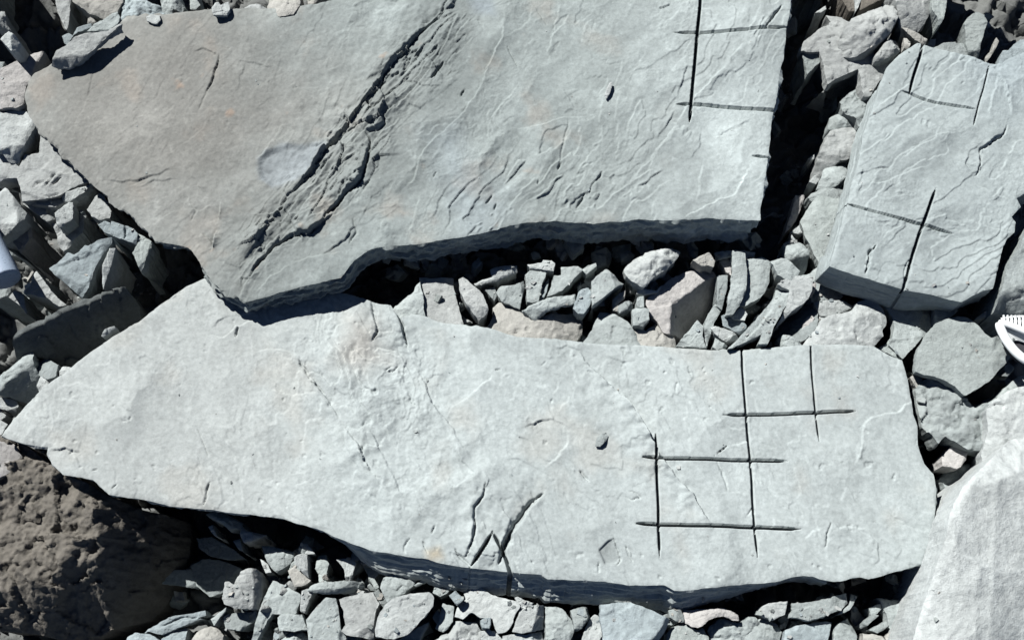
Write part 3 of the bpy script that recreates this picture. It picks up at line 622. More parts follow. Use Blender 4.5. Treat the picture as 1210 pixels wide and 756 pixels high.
# --- top left
rock(S, 'long leaf-shaped wedge lying on the upper slab rim, casting a black shadow', [(59,75),(64,76),(74,76),(83,75),(93,71),(102,66),(112,58),(121,49),(137,35),(144,28),(140,28),(127,37),(103,39),(87,44),(78,54),(68,59)], .425, .03, 'm', tilt=(-.05,.12), group=GT, cm=.88)
rock(S, 'thin grey sliver tucked behind the leaf-shaped wedge at the upper slab rim', [(103,38),(112,29),(122,24),(138,13),(142,21),(139,29),(127,37)], .385, .05, 'g', group=GT, tilt=(0,.1))
rock('stone', 'rounded buff stone at the top edge left of the bluish wrinkled stone', [(84,0),(86,-14),(142,-14),(143,0),(138,10),(132,17),(122,20),(105,14),(90,4)], .37, .12, 'b', 'lump', group=GT, dome=.4, cm=.85)
rock(S, 'narrow upright grey plate at the top edge beside a triangular black gap', [(63,-10),(85,-10),(83,20),(80,38),(75,30),(68,14)], .33, .2, 'm', tilt=(-.1,.2), group=GT, cm=.95)
rock(F, 'small brownish chip under the rounded buff stone at top left', [(105,15),(113,17),(114,29),(106,30),(101,24)], .34, .1, 'b', 'lump', group=GT, cm=.8)
rock(S, 'thin horizontal splinter closing the triangular black gap at top left', [(81,39),(95,33),(109,29),(109,33),(99,38),(89,40)], .345, .1, 'u', group=GT, cm=.8)
rock(F, 'small blue-grey fragment at the left tip of the leaf-shaped wedge', [(74,44),(82,40),(87,44),(80,54),(76,52)], .345, .1, 'u', group=GT, cm=.8, tilt=(.2,.1))
rock('stone_block', 'small white angular block standing in the black gap at upper left', [(0,46),(10,37),(17,41),(22,48),(19,58),(14,61),(10,57)], .42, .25, 'w', facets=[((14,42),(14,58),(20,50),1.2)], tilt=(-.15,.1), group=GT)
rock(F, 'grey stone cut by the left frame edge above the small white block', [(-10,6),(3,10),(6,18),(5,25),(10,32),(4,30),(-10,27)], .36, .2, 'm', 'lump', group=GT, cm=.8)
rock(F, 'tiny pale corner at the left frame edge above the big cream plate', [(-10,73),(6,74),(0,83),(-10,84)], .2, .2, 'g', group=GT)
rock('shale_slab', 'cream stone plate with a dark right edge beside the upper slab left tip', [(-10,87),(10,78),(25,70),(38,60),(50,58),(52,61),(46,84),(40,90),(36,97),(31,104),(29,124),(20,129),(0,128),(-10,128)], .34, .12, 'p', tilt=(-.16,.05), facets=[((49,58),(40,86),(56,75),2.5)], group=GL, cm=1.0)
rock('shale_slab', 'pale plate with a chipped corner directly below the cream-coloured plate', [(-10,129),(29,129),(36,138),(42,147),(40,152),(15,189),(6,187),(0,178),(-10,178)], .32, .09, 'w', tilt=(-.08,.0), facets=[((38,146),(12,186),(44,170),.5)], group=GL, cm=.95)
rock('shale_slab', 'large mauve-grey plate with dark wrinkles tucked under the upper slab left edge', [(48,155),(47,166),(46,180),(38,182),(30,183),(22,197),(14,189),(-2,177),(-10,176),(-10,212),(5,211),(20,211),(25,222),(26,238),(50,236),(70,232),(80,226),(92,220),(105,215),(112,208),(96,190),(70,160),(60,148)], .285, .10, 'm', tilt=(-.05,.06), group=GL, cm=.93,
     hx=lambda x, y, P: feature_height(x, y, [('groove', [(66,206),(60,214),(54,222)], .012, .004), ('groove', [(74,209),(68,214),(62,220)], .012, .003), ('groove', [(40,222),(46,216),(54,214)], .008, .003), ('ledgeSE', [(45,225),(58,210),(75,204),(92,206)], .008, .03), ('groove', [(50,232),(62,231),(72,230)], .01, .003)], P, 5))
# --- left cluster
rock('stone_block', 'bright white block with a shaded right face at the left frame edge', [(-10,232),(6,221),(16,232),(23,243),(28,248),(27,257),(21,267),(10,273),(-10,280)], .27, .2, 'w', facets=[((14,226),(22,262),(28,240),1.1),((0,262),(20,266),(10,280),.6)], tilt=(-.12,.05), group=GL)
rock(F, 'small pale triangular piece right of the blue-grey core', [(12,280),(33,273),(36,266),(37,279),(31,289),(24,299)], .20, .15, 'p', tilt=(-.1,.1), group=GL, cm=.9)
rock('stone_block', 'bright white pentagonal block perched in the middle of the left rubble', [(65,253),(68,250),(74,245),(81,239),(87,240),(86,258),(78,264),(71,269),(66,266)], .285, .07, 'w', tilt=(-.15,.08), group=GL)
rock(F, 'mauve-grey fragment with a knob, lying beneath the white pentagonal block', [(61,263),(66,264),(72,270),(79,274),(88,266),(94,260),(93,250),(99,249),(102,254),(100,261),(98,275),(86,285),(80,292),(74,296),(68,290),(65,275)], .22, .15, 'm', tilt=(-.05,.1), group=GL)
rock(S, 'bright pointed sliver under the brown left rim of the upper slab', [(71,231),(80,227),(92,223),(109,218),(100,228),(89,235),(82,238),(74,237)], .27, .06, 'w', tilt=(-.1,.15), group=GL, cm=.9)
rock(S, 'flat pale strip directly below the wrinkled mauve plate', [(25,239),(40,237),(59,235),(71,236),(79,238),(67,246),(58,245),(48,243)], .255, .06, 'm', group=GL)
rock(S, 'grey wedge pointing down-right under the flat pale strip', [(26,241),(46,245),(65,248),(64,259),(56,263),(41,251)], .235, .08, 'm', tilt=(-.1,.1), group=GL, cm=.9)
rock(F, 'grey angular fragment leaning against the brown underside of the upper slab', [(103,248),(108,240),(115,226),(122,231),(127,240),(132,250),(130,258),(117,260),(109,256)], .27, .12, 'm', group=GL, tilt=(-.05,.0))
rock('stone_block', 'small blue-grey brick-shaped piece bridging the left rubble and upper slab', [(132,262),(140,264),(157,270),(163,277),(161,289),(147,284),(133,279),(130,272)], .30, .06, 'u', tilt=(.1,.2), group=GL, cm=.82, hx=lambda x, y, P: feature_height(x, y, [('groove', [(148,266),(147,284)], .01, .0025)], P, 6))
rock(F, 'tiny blue-grey nub left of the brick-shaped piece', [(116,266),(124,261),(131,264),(132,278),(124,275)], .275, .1, 'u', group=GL, tilt=(-.1,.1))
rock(S, 'pale green angular shard ending above the big black hollow', [(163,276),(170,279),(180,286),(178,294),(174,303),(171,312),(166,320),(161,308),(157,299),(163,288)], .29, .12, 't', tilt=(-.15,.05), group=GL, facets=[((178,288),(170,318),(184,300),.7)])
rock('shale_slab', 'large blue-grey triangular plate with a ragged bright upper rim', [(59,318),(70,311),(75,306),(81,299),(90,303),(97,297),(103,292),(106,293),(118,286),(131,279),(131,287),(121,306),(112,320),(108,332),(105,341),(95,350),(86,342),(76,334),(66,326)], .28, .07, 'u', tilt=(.16,.26), group=GL, hx=lambda x, y, P: feature_height(x, y, [('ledgeNW', [(60,319),(80,311),(100,306),(118,297),(130,286)], .006, .02)], P, 8))
rock(S, 'thin white upright shard right of the blue triangular plate', [(130,294),(137,294),(134,305),(129,320),(124,333),(121,341),(120,333),(121,312)], .31, .12, 'w', tilt=(-.5,.1), group=GL)
rock(S, 'jagged pale plate, its right side in shadow, left of the blue triangular plate', [(24,333),(37,333),(38,326),(40,317),(51,329),(59,341),(66,350),(79,361),(70,363),(62,357),(57,353),(43,350),(29,348)], .19, .12, 'm', tilt=(-.05,.05), group=GL)
rock(F, 'small grey fragment at the lower left foot of the jagged pale plate', [(11,352),(18,343),(29,348),(30,358),(33,372),(25,362)], .17, .1, 'm', group=GL, cm=.9)
rock(F, 'pale corner piece below the blue-grey core at the left frame edge', [(-10,339),(2,338),(12,340),(9,349),(-2,355),(-10,358)], .17, .15, 'g', group=GL)
rock('shale_slab', 'big dark plate leaning steeply, only its upper rim catching the sun', [(5,416),(8,424),(13,410),(33,410),(45,420),(60,428),(75,432),(110,420),(138,402),(150,392),(148,372),(156,352),(148,338),(132,340),(118,345),(97,352),(82,361),(62,370),(40,379),(20,388),(11,396)], .31, .16, 'd', tilt=(-.02,.04), facets=[((12,398),(205,312),(120,420),1.7)], group=GL, seed=55, cm=.5, amp=.014, hx=lambda x, y, P: .30*chips(x, y, .09, 12, .04)+.015*fbm(x*9, y*9, 4, 6))  # cm darkens the stone colour to stand in for the plate's deep shade
rock(S, 'small sunlit sliver in the shadow above the pointed end of the lower slab', [(120,397),(124,390),(134,384),(136,387),(130,393),(122,399)], .30, .05, 'w', tilt=(-.3,.3), group=GL)
rock(B, 'striped grey wedge-shaped rock at the lower left above the lower slab tip', [(32,409),(38,416),(37,426),(42,438),(44,450),(43,463),(35,473),(20,470),(6,467),(-10,463),(-10,446),(0,440),(12,430),(24,418)], .25, .16, 'g', 'lump', dome=.3, tilt=(-.1,.1), facets=[((42,428),(20,445),(40,460),.75)], group=GL, hx=lambda x, y, P: feature_height(x, y, [('ledgeNW', [(30,430),(15,442),(0,452)], .01, .02), ('ledgeNW', [(34,437),(18,448),(2,458)], .01, .02), ('ledgeSE', [(28,425),(12,436),(-2,445)], .008, .01)], P, 9))
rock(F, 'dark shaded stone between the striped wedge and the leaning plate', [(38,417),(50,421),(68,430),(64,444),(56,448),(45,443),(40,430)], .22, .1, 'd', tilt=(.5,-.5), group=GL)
rock(F, 'small white chip right of the striped wedge', [(50,441),(57,441),(60,446),(56,457),(46,465),(44,456)], .235, .08, 'w', group=GL)
rock(F, 'white broken chip half hidden under the lower slab upper left edge', [(70,431),(80,432),(90,434),(80,444),(66,452),(62,450),(68,440)], .25, .08, 'w', group=GL, style='lump')
rock(F, 'flat pale piece at the left frame edge below the striped wedge', [(-10,468),(4,470),(13,471),(20,474),(23,480),(18,488),(8,485),(-10,480)], .2, .08, 'm', group=GL, tilt=(-.1,.1))
rock(F, 'grey fragment above the left tip of the lower slab', [(-10,482),(0,484),(8,491),(2,496),(-10,498)], .19, .08, 'm', group=GL)
rock(F, 'pale corner touching the left tip of the lower slab', [(-10,495),(0,496),(9,501),(2,514),(-10,516)], .2, .08, 'w', group=GL, cm=.9)
# --- between the slabs
ZM = .28
rock('stone_block', 'pale squared block right of the black hollow below the upper slab', [(495,328),(510,329),(536,328),(535,336),(541,360),(549,388),(530,400),(500,396),(500,371),(499,350)], ZM+.03, .18, 'm', tilt=(-.03,.0), group=GM, cm=1.0)
rock(F, 'light rough stone leaning on the left side of the pale squared block', [(462,364),(466,359),(472,355),(480,349),(489,343),(492,334),(495,330),(499,345),(502,372),(503,392),(480,390),(470,378)], ZM+.01, .18, 'g', style='lump', dome=.4, group=GM)
rock(S, 'slanting narrow slab with rounded top in the black gap', [(542,330),(547,327),(553,331),(559,337),(565,343),(571,349),(574,357),(577,366),(572,373),(566,377),(558,368),(550,357),(544,346)], ZM+.02, .12, 'm', tilt=(-.1,-.05), group=GM)
rock(F, 'pale hooked fragment at the upper left of the middle rubble', [(579,317),(585,315),(592,313),(611,312),(611,320),(604,323),(598,326),(586,332),(575,334),(562,337),(560,334),(570,330),(581,327)], ZM, .07, 'w', tilt=(.0,.25), group=GM, style='lump', dome=.3)
rock(S, 'small pale stick-like piece with notched end just below the upper slab', [(623,313),(632,312),(640,311),(642,308),(652,309),(656,312),(654,321),(640,319),(626,317)], ZM+.01, .05, 'w', group=GM)
rock(F, 'grey triangular fragment under the hooked fragment', [(586,345),(592,338),(605,337),(612,335),(619,331),(620,340),(617,352),(614,366),(604,361),(592,356)], ZM-.005, .1, 'g', group=GM)
rock('stone_block', 'pale trapezoid block left of the dark green upright splinter', [(621,325),(626,320),(646,321),(640,338),(636,357),(630,358),(623,357)], ZM, .1, 'g', group=GM)
rock(S, 'dark green upright splinter between two pale blocks', [(634,356),(637,345),(645,333),(649,329),(646,345),(640,356)], ZM-.01, .08, 'u', tilt=(.5,-.2), group=GM, cm=.7)
rock(F, 'pale four-sided fragment with a long diagonal lower edge', [(663,315),(675,315),(683,315),(689,320),(680,328),(674,334),(664,344),(655,348),(646,351),(651,338),(654,326),(663,325)], ZM+.005, .08, 'g', tilt=(-.05,.03), group=GM)
rock(S, 'little pale pointed chip right of the four-sided fragment', [(687,319),(695,314),(704,311),(705,315),(699,320),(693,325)], ZM, .06, 'g', group=GM)
rock(F, 'tiny triangular stone wedged beside the slanting narrow slab', [(572,342),(585,339),(587,350),(584,356)], ZM-.03, .08, 'd', group=GM)
rock(B, 'broad buff earthy boulder against the lower slab upper edge', [(582,361),(590,355),(598,358),(605,361),(619,368),(633,371),(636,374),(655,370),(678,367),(690,375),(689,390),(680,402),(670,412),(636,412),(600,405),(572,392),(576,384),(584,369)], ZM+.012, .16, 'b', 'lump', dome=.25, tilt=(0,.02), group=GM)
rock(S, 'long ribbed pale splinter lying on the buff boulder', [(619,364),(626,360),(633,357),(647,352),(663,349),(679,347),(680,356),(674,359),(664,361),(654,364),(647,366),(640,370),(633,376),(626,371)], ZM+.02, .05, 'g', tilt=(-.05,.05), group=GM, style='lump', dome=.3)
rock(F, 'smooth oval grey pebble-like piece at the right end of the buff boulder', [(684,344),(689,341),(695,340),(699,345),(700,352),(697,360),(690,371),(683,370),(677,364),(680,355),(682,350)], ZM+.02, .07, 'u', tilt=(-.05,.05), group=GM)
rock(B, 'rough knobbly oval boulder lying in the shadow below the upper slab', [(738,315),(742,310),(748,304),(754,301),(761,299),(764,294),(767,292),(778,290),(791,290),(800,291),(805,294),(801,302),(795,310),(787,316),(778,323),(768,331),(761,338),(756,337),(750,332),(743,326),(739,320)], ZM+.05, .10, 'w', 'rough', dome=.45, mat=M_ROCK, tilt=(.0,.12), group=GM, cm=.92)
rock(F, 'pale triangular plate casting a dark slanted shadow', [(699,332),(708,324),(717,315),(724,322),(732,330),(738,332),(730,338),(720,346),(710,354),(700,361),(699,348)], ZM+.03, .09, 'g', tilt=(-.06,.04), group=GM)
rock(F, 'small buff chip below the pale triangular plate', [(724,353),(731,347),(739,343),(738,352),(731,358),(731,368),(724,367)], ZM-.01, .06, 'b', group=GM)
rock('stone', 'small dark grey stone beside the small buff chip', [(729,361),(736,355),(743,352),(749,354),(749,363),(740,366),(732,370)], ZM, .08, 'd', 'lump', group=GM, tilt=(.3,-.3))
rock('stone_block', 'tiny pale rectangular chip above the grey cube', [(752,357),(753,352),(757,350),(761,350),(761,363),(753,363)], ZM, .06, 'g', group=GM)
rock('stone_block', 'small grey cube wedged left of the pinkish boulder', [(747,365),(751,363),(758,364),(767,365),(767,378),(760,385),(748,385)], ZM+.01, .08, 'g', group=GM, cm=.9)
rock(S, 'thin pale curved splinter under the rough oval boulder', [(752,346),(755,341),(765,343),(775,344),(782,337),(780,343),(776,347),(768,348),(760,349)], ZM-.005, .05, 'w', group=GM)
rock('shale_slab', 'broad triangular pale plate touching the lower slab upper edge', [(708,368),(717,369),(726,371),(734,376),(741,381),(749,391),(756,399),(768,412),(740,416),(680,414),(694,398),(700,388),(704,377)], ZM+.025, .09, 'g', tilt=(.0,.03), group=GM)
rock(B, 'large pinkish boulder with a sunlit top and a big dark right face', [(762,356),(770,347),(782,338),(791,331),(800,325),(812,320),(824,317),(835,317),(844,320),(848,328),(849,343),(848,358),(842,365),(835,373),(825,383),(808,389),(792,394),(785,392),(778,380),(768,372)], .315, .2, 'p', 'lump', dome=.04, tilt=(-.08,.02), both=True, facets=[((791,395),(795,354),(810,372),1.9),((792,360),(848,322),(825,365),1.7)], group=GM, seed=31, cm=1.02)
rock(B, 'low buff rock under the pinkish boulder beside the lower slab', [(763,391),(770,385),(776,380),(786,386),(797,392),(800,402),(798,418),(763,418),(752,400),(748,390),(757,385)], ZM-.005, .12, 'b', 'lump', dome=.3, group=GM)
rock(F, 'pale triangular shard at the foot of the pinkish boulder', [(799,408),(808,397),(816,388),(824,378),(831,386),(830,398),(835,411),(823,411),(811,409)], ZM+.02, .05, 'g', tilt=(-.05,.05), group=GM)
rock(S, 'curved grey splinter right of the pale triangular shard', [(832,386),(834,378),(836,372),(845,359),(852,367),(849,373),(844,381),(841,391),(836,409),(833,398)], ZM+.03, .08, 'g', tilt=(-.05,.0), group=GM, cm=.95)
rock(F, 'small buff fragment above the pinkish boulder', [(819,307),(827,303),(838,298),(845,309),(843,316),(836,314),(829,315)], ZM+.03, .08, 'b', group=GM, tilt=(-.1,.1))
rock(S, 'small horizontal slat crossing the top of the long pale plate', [(844,298),(855,297),(868,296),(880,297),(892,299),(891,304),(881,306),(868,304),(850,305)], ZM+.01, .04, 'g', group=GM)
rock('shale_slab', 'long smooth upright plate in the middle rubble above the cuts', [(865,297),(873,298),(880,300),(883,318),(882,333),(881,345),(874,361),(867,370),(858,372),(860,352),(864,335)], ZM+.035, .08, 'g', group=GM, tilt=(-.02,.02))
rock('shale_slab', 'broad pale plate with ragged right edge beside the long smooth plate', [(879,308),(888,306),(900,305),(911,309),(910,322),(909,334),(905,343),(898,352),(893,355),(886,358),(881,362),(872,362),(876,350),(880,335)], ZM+.015, .12, 'g', group=GM, tilt=(.05,.0), facets=[((898,330),(896,352),(906,340),.3)])
rock(F, 'thin pinkish-buff piece left of the long smooth plate', [(850,308),(857,306),(864,304),(864,326),(859,322)], ZM-.01, .1, 'p', group=GM)
rock('stone_block', 'mid-grey upright post right of the pinkish boulder', [(847,326),(853,325),(860,325),(859,341),(856,353),(853,366),(847,361)], ZM+.0, .15, 'd', group=GM, cm=1.1)
rock(F, 'small pale chip with a bitten right edge above the oval grey disc', [(862,373),(870,367),(876,363),(880,367),(883,371),(880,379),(868,377)], ZM, .05, 'w', group=GM)
rock(F, 'oval grey disc below the long smooth plate', [(852,373),(857,371),(863,371),(870,375),(878,380),(882,385),(882,390),(874,395),(864,390),(854,385)], ZM+.025, .04, 'u', group=GM, tilt=(.06,.02), cm=.82)
rock(S, 'pale sharp-edged sliver below the oval grey disc', [(839,388),(845,386),(857,390),(870,395),(873,400),(866,402),(857,404),(850,400),(844,395)], ZM+.01, .05, 'w', group=GM)
rock(F, 'tiny grey fragment left of the large wedge foot', [(845,399),(852,404),(860,408),(855,411),(847,414),(842,410)], ZM-.01, .05, 'g', group=GM)
rock(S, 'large elongated wedge running down to the lower slab above its first cut', [(859,413),(876,396),(893,378),(905,364),(912,356),(917,348),(918,340),(926,339),(934,341),(933,351),(928,362),(921,374),(915,385),(911,396),(907,407),(896,407),(898,401),(900,395),(885,402),(872,408)], ZM+.03, .12, 'g', 'flat', tilt=(-.05,.02), group=GM, hx=lambda x, y, P: feature_height(x, y, [('ledgeSE', [(925,345),(912,365),(895,388),(875,405)], .006, .02)], P, 19))
rock('shale_slab', 'pale plate with a pointed right end above the large wedge', [(911,308),(919,306),(928,306),(936,313),(945,322),(941,328),(935,334),(926,331),(918,326)], ZM+.035, .1, 'g', tilt=(-.03,.06), group=GM)
rock('shale_slab', 'bright stepped plate with a deep shaded right side, right of the large wedge', [(919,336),(925,331),(932,328),(944,326),(952,327),(960,330),(960,340),(958,346),(955,354),(946,360),(937,366),(928,375),(919,384),(925,372),(930,360),(933,343)], ZM+.04, .14, 'w', tilt=(-.06,.04), group=GM, cm=.95)
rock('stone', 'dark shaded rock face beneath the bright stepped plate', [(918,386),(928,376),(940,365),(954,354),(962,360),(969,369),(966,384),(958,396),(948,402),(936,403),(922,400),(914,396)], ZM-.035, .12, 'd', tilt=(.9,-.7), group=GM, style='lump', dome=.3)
rock(S, 'thin upright splinter in the shade left of the large bright wedge', [(946,403),(947,392),(949,381),(953,376),(958,372),(962,376),(958,386),(953,396),(949,404)], ZM-.01, .06, 'p', tilt=(.25,-.05), group=GM)
rock(F, 'small two-tone block touching the lower slab beside its second vertical cut', [(920,397),(925,394),(930,394),(938,398),(946,402),(950,408),(946,412),(925,412)], ZM+.01, .06, 'g', 'lump', group=GM)
# --- right of the upper slab and under the right slab
rock(S, 'pinkish white splinter pointing down left beside the upper slab shadow', [(927,276),(932,260),(937,244),(941,229),(944,231),(953,225),(950,236),(946,248),(940,260),(932,272)], .22, .12, 'p', tilt=(-.2,.05), group=GR_, cm=1.05)
rock('shale_slab', 'large greenish grey plate half covered by the left edge of the right slab', [(946,260),(952,250),(961,237),(965,233),(978,234),(992,235),(1010,237),(1003,270),(995,300),(985,318),(972,322),(963,303),(954,283)], .275, .08, 't', tilt=(-.03,.02), group=GR_, hx=lambda x, y, P: feature_height(x, y, [('ledgeSE', [(952,262),(965,272),(985,262)], .005, .02), ('ledgeNW', [(951,268),(962,290),(972,312)], .006, .01)], P, 23))
rock(B, 'rounded lump with a dark right flank left of the greenish plate', [(927,290),(929,283),(935,277),(942,276),(949,278),(954,285),(958,294),(958,303),(957,312),(953,319),(947,326),(940,319),(933,313),(928,302)], .28, .14, 'g', 'lump', dome=.7, group=GR_, facets=[((930,308),(958,292),(950,325),.6)])
rock(F, 'small pale cap stone above the rounded lump', [(934,275),(940,270),(946,265),(950,275),(943,277)], .24, .06, 'w', group=GR_)
rock('shale_slab', 'pale broken bed with small chips right of the rounded lump', [(944,327),(948,324),(958,322),(966,315),(972,316),(976,322),(990,334),(984,350),(975,356),(962,352),(957,345),(955,336)], .255, .1, 'g', group=GR_, style='lump', dome=.2)
rock(S, 'short thin chip lying across the pale broken bed', [(947,328),(954,327),(961,327),(961,330),(954,331),(948,331)], .275, .02, 'w', group=GR_)
rock(S, 'brown-edged leaf-like chip standing in the broken bed', [(957,350),(956,344),(961,334),(965,332),(964,340),(960,348)], .29, .03, 'p', group=GR_, cm=.8, tilt=(.2,0))
rock('stone_block', 'small mauve block under the lower left corner of the right slab', [(981,339),(988,342),(998,348),(993,354),(985,355),(974,354),(979,347)], .25, .1, 'm', group=GR_, cm=.85)
rock('stone_block', 'smooth pale lozenge-shaped block above the large bright wedge', [(962,357),(970,356),(984,355),(997,355),(1003,358),(1010,362),(1000,367),(984,373),(970,373),(966,366)], .27, .08, 'w', tilt=(0,.0), group=GR_, facets=[((964,362),(1008,362),(985,380),.25)], cm=.9)
rock(B, 'large bright wedge-shaped stone directly above the lower slab right cut', [(945,412),(952,403),(962,390),(972,376),(985,371),(1007,366),(1012,360),(1016,355),(1024,352),(1031,348),(1040,355),(1047,362),(1050,372),(1050,381),(1044,389),(1045,396),(1040,402),(1031,412),(1000,416),(960,416)], .30, .10, 'w', 'lump', dome=.15, tilt=(-.03,.04), group=GR_, facets=[((975,410),(1032,358),(1040,400),.10)])
rock('shale_slab', 'grey plate sticking out below the right slab beside the big flat plate', [(1028,346),(1048,353),(1075,358),(1103,363),(1106,372),(1105,382),(1095,393),(1085,404),(1075,415),(1067,425),(1058,416),(1050,408),(1055,398),(1056,388),(1055,376),(1048,367),(1040,358)], .265, .09, 'g', tilt=(-.02,.0), group=GR_, cm=.95)
rock(F, 'small pale fragment at the upper right corner of the lower slab', [(1036,412),(1047,407),(1051,400),(1055,403),(1060,412),(1067,425),(1060,425),(1048,418)], .25, .08, 't', group=GR_)
rock('shale_slab', 'large smooth flat plate with a bluish oval stain at right', [(1105,382),(1118,377),(1133,373),(1141,374),(1149,378),(1154,382),(1158,387),(1164,394),(1171,399),(1175,398),(1179,396),(1188,403),(1197,410),(1198,418),(1193,424),(1188,430),(1181,436),(1175,444),(1168,451),(1160,456),(1150,462),(1141,468),(1138,467),(1135,464),(1128,457),(1120,452),(1111,447),(1101,444),(1091,443),(1082,439),(1082,428),(1085,412),(1094,395)], .315, .07, 't', tilt=(-.015,.02), group=GR_, cm=1.02, rel=.25, hx=lambda x, y, P: feature_height(x, y, [('dent', [(1146,408),(1160,405),(1176,412),(1183,421),(1175,428),(1160,427),(1148,420)], .003, .012), ('groove', [(1153,418),(1157,416)], .005, .002)], P, 25))
rock(S, 'thin bright splinter in the black gap below the right slab', [(1151,378),(1160,371),(1171,364),(1178,365),(1180,369),(1172,375),(1163,376)], .29, .06, 'w', tilt=(.4,.3), group=GR_)
rock(F, 'grey scrap between the right slab and the large flat plate', [(1103,362),(1118,364),(1132,367),(1124,374),(1116,379),(1105,383)], .285, .06, 'g', group=GR_)
rock(B, 'rough crumbly grey rock below the large flat plate', [(1084,458),(1090,450),(1098,445),(1110,448),(1120,453),(1128,458),(1135,466),(1141,470),(1148,476),(1154,482),(1166,476),(1180,468),(1180,484),(1174,505),(1170,520),(1166,534),(1155,532),(1145,531),(1130,522),(1118,514),(1113,519),(1109,524),(1100,513),(1092,503),(1087,489),(1085,474)], .285, .16, 'g', 'rough', dome=.12, tilt=(-.02,.02), mat=M_ROCK, group=GR_, cm=1.02)
rock(F, 'small buff chip at the right end of the lower slab', [(1075,446),(1080,441),(1088,443),(1090,452),(1083,459)], .265, .07, 'b', group=GR_)
rock(F, 'small pinkish white stone in the black gap right of the lower slab', [(1114,539),(1120,531),(1128,525),(1136,529),(1144,533),(1141,544),(1136,550),(1130,554),(1122,551),(1114,550)], .24, .12, 'p', group=GR_, cm=1.08, tilt=(0,0))
rock(F, 'grey splintered stone against the big pale boulder', [(1118,561),(1122,555),(1135,549),(1150,545),(1164,540),(1155,560),(1140,575),(1130,578),(1124,570)], .2, .1, 'g', 'lump', group=GR_)
rock(B, 'cream white stone at the right frame edge above the big pale boulder', [(1167,484),(1174,473),(1183,466),(1192,461),(1202,457),(1225,452),(1225,540),(1190,545),(1168,545),(1166,530),(1171,508)], .33, .2, 'w', 'lump', dome=.25, tilt=(-.05,.05), group=GR_, cm=1.12)
rock(F, 'greenish rim stone between the flat plate and the cream white stone', [(1180,468),(1186,460),(1195,452),(1204,444),(1225,438),(1225,460),(1202,460),(1184,470)], .28, .14, 't', group=GR_, style='lump', dome=.3)
rock('shale_slab', 'layered slab at the far right frame edge beyond the black cleft', [(1225,255),(1215,268),(1209,279),(1205,293),(1198,302),(1192,311),(1189,322),(1186,332),(1183,342),(1180,351),(1181,364),(1225,368)], .38, .12, 'g', tilt=(-.02,.04), group=GR_, facets=[((1182,350),(1225,340),(1200,370),.35)], hx=lambda x, y, P: feature_height(x, y, [('ledgeNW', [(1182,349),(1200,344),(1225,338)], .008, .02), ('groove', [(1185,356),(1205,350),(1225,347)], .006, .002)], P, 27))
rock(B, 'huge smooth pale boulder filling the lower right corner', [(1225,505),(1205,514),(1185,530),(1165,548),(1148,563),(1135,577),(1125,592),(1116,615),(1109,640),(1103,660),(1097,682),(1092,700),(1085,722),(1078,745),(1070,775),(1065,800),(1290,800),(1290,500)], .40, .35, 'w', 'flat', tilt=(-.03,.02), facets=[((1150,560),(1080,760),(1080,600),.22),((1138,560),(1070,740),(1080,600),.25),((1175,520),(1100,640),(1110,560),.2),((1240,570),(1140,700),(1220,720),.05)], group=GR_, cm=1.22, seed=12, rel=.22, amp=.006,
     hx=lambda x, y, P: -.25*np.maximum(0, (x-1.28)+(0-.55-y)*.2) + .030*fbm(x*2.2, y*2.2, 3, 8) + .05*scallop(x, y, .30, 6, .3))
# --- top right
rock(B, 'large grey jagged rock right of the upper slab, its lower part in shadow', [(978,13),(988,14),(997,15),(1005,20),(1012,30),(1012,50),(1030,60),(1048,68),(1056,74),(1046,90),(1038,98),(1030,112),(1022,112),(1017,92),(1014,81),(1006,84),(998,88),(988,93),(980,98),(976,88),(972,68),(969,61),(955,61),(945,58),(950,49),(960,40),(968,33),(976,28),(984,22)], .355, .12, 'm', 'lump', dome=.15, tilt=(-.04,.02), group=GR_, cm=.92)
rock(F, 'triangular grey-green facet stone at the left of the jagged rock', [(947,62),(958,62),(969,63),(971,72),(962,80),(954,88)], .335, .1, 't', group=GR_, cm=.8)
rock(S, 'tiny bright chip in the dark gap at the top right of the upper slab', [(963,16),(969,12),(975,8),(976,12),(970,16)], .31, .05, 'w', group=GT)
rock(F, 'rough grey rock beside the upper left edge of the right slab', [(993,118),(1000,112),(1006,107),(1016,103),(1024,104),(1038,92),(1040,105),(1032,125),(1024,140),(1016,148),(1013,139),(1005,135),(998,130)], .315, .14, 'g', 'rough', mat=M_ROCK, dome=.2, group=GR_, cm=.85)
rock(F, 'small pale broken stones stacked below the rough grey rock', [(984,131),(993,128),(1000,133),(1008,137),(1014,142),(1015,150),(1002,151),(990,149),(984,142)], .285, .12, 'g', 'lump', group=GR_)
rock(B, 'pale squarish rock left of the right slab, its left edge warm', [(981,154),(988,151),(996,150),(1007,149),(1018,151),(1020,162),(1013,181),(1007,186),(995,188),(985,194),(976,200),(970,206),(966,202),(967,189),(970,178),(975,167)], .285, .16, 'm', 'lump', dome=.3, group=GR_, tilt=(-.08,.02))
rock(B, 'round-shouldered pale rock directly below the squarish rock', [(974,200),(980,194),(989,189),(997,189),(1003,191),(1004,200),(1002,206),(998,211),(993,216),(984,220),(974,222),(967,219),(969,212),(972,206)], .27, .14, 'g', 'lump', dome=.5, group=GR_)
rock(F, 'small pale chip projecting into the shadow left of the round-shouldered rock', [(956,215),(960,210),(964,206),(970,209),(967,214),(964,218)], .23, .1, 'w', group=GR_)
rock(F, 'isolated tiny bright chip deep in the shadow right of the upper slab', [(954,189),(958,185),(962,183),(962,188),(957,191)], .2, .06, 'w', group=GR_)
rock(F, 'low grey stone below the round-shouldered rock, above the greenish plate', [(955,231),(962,226),(970,222),(981,221),(993,219),(1000,224),(1000,238),(993,240),(974,234),(961,236)], .26, .1, 'g', 'lump', dome=.3, group=GR_, cm=.85)
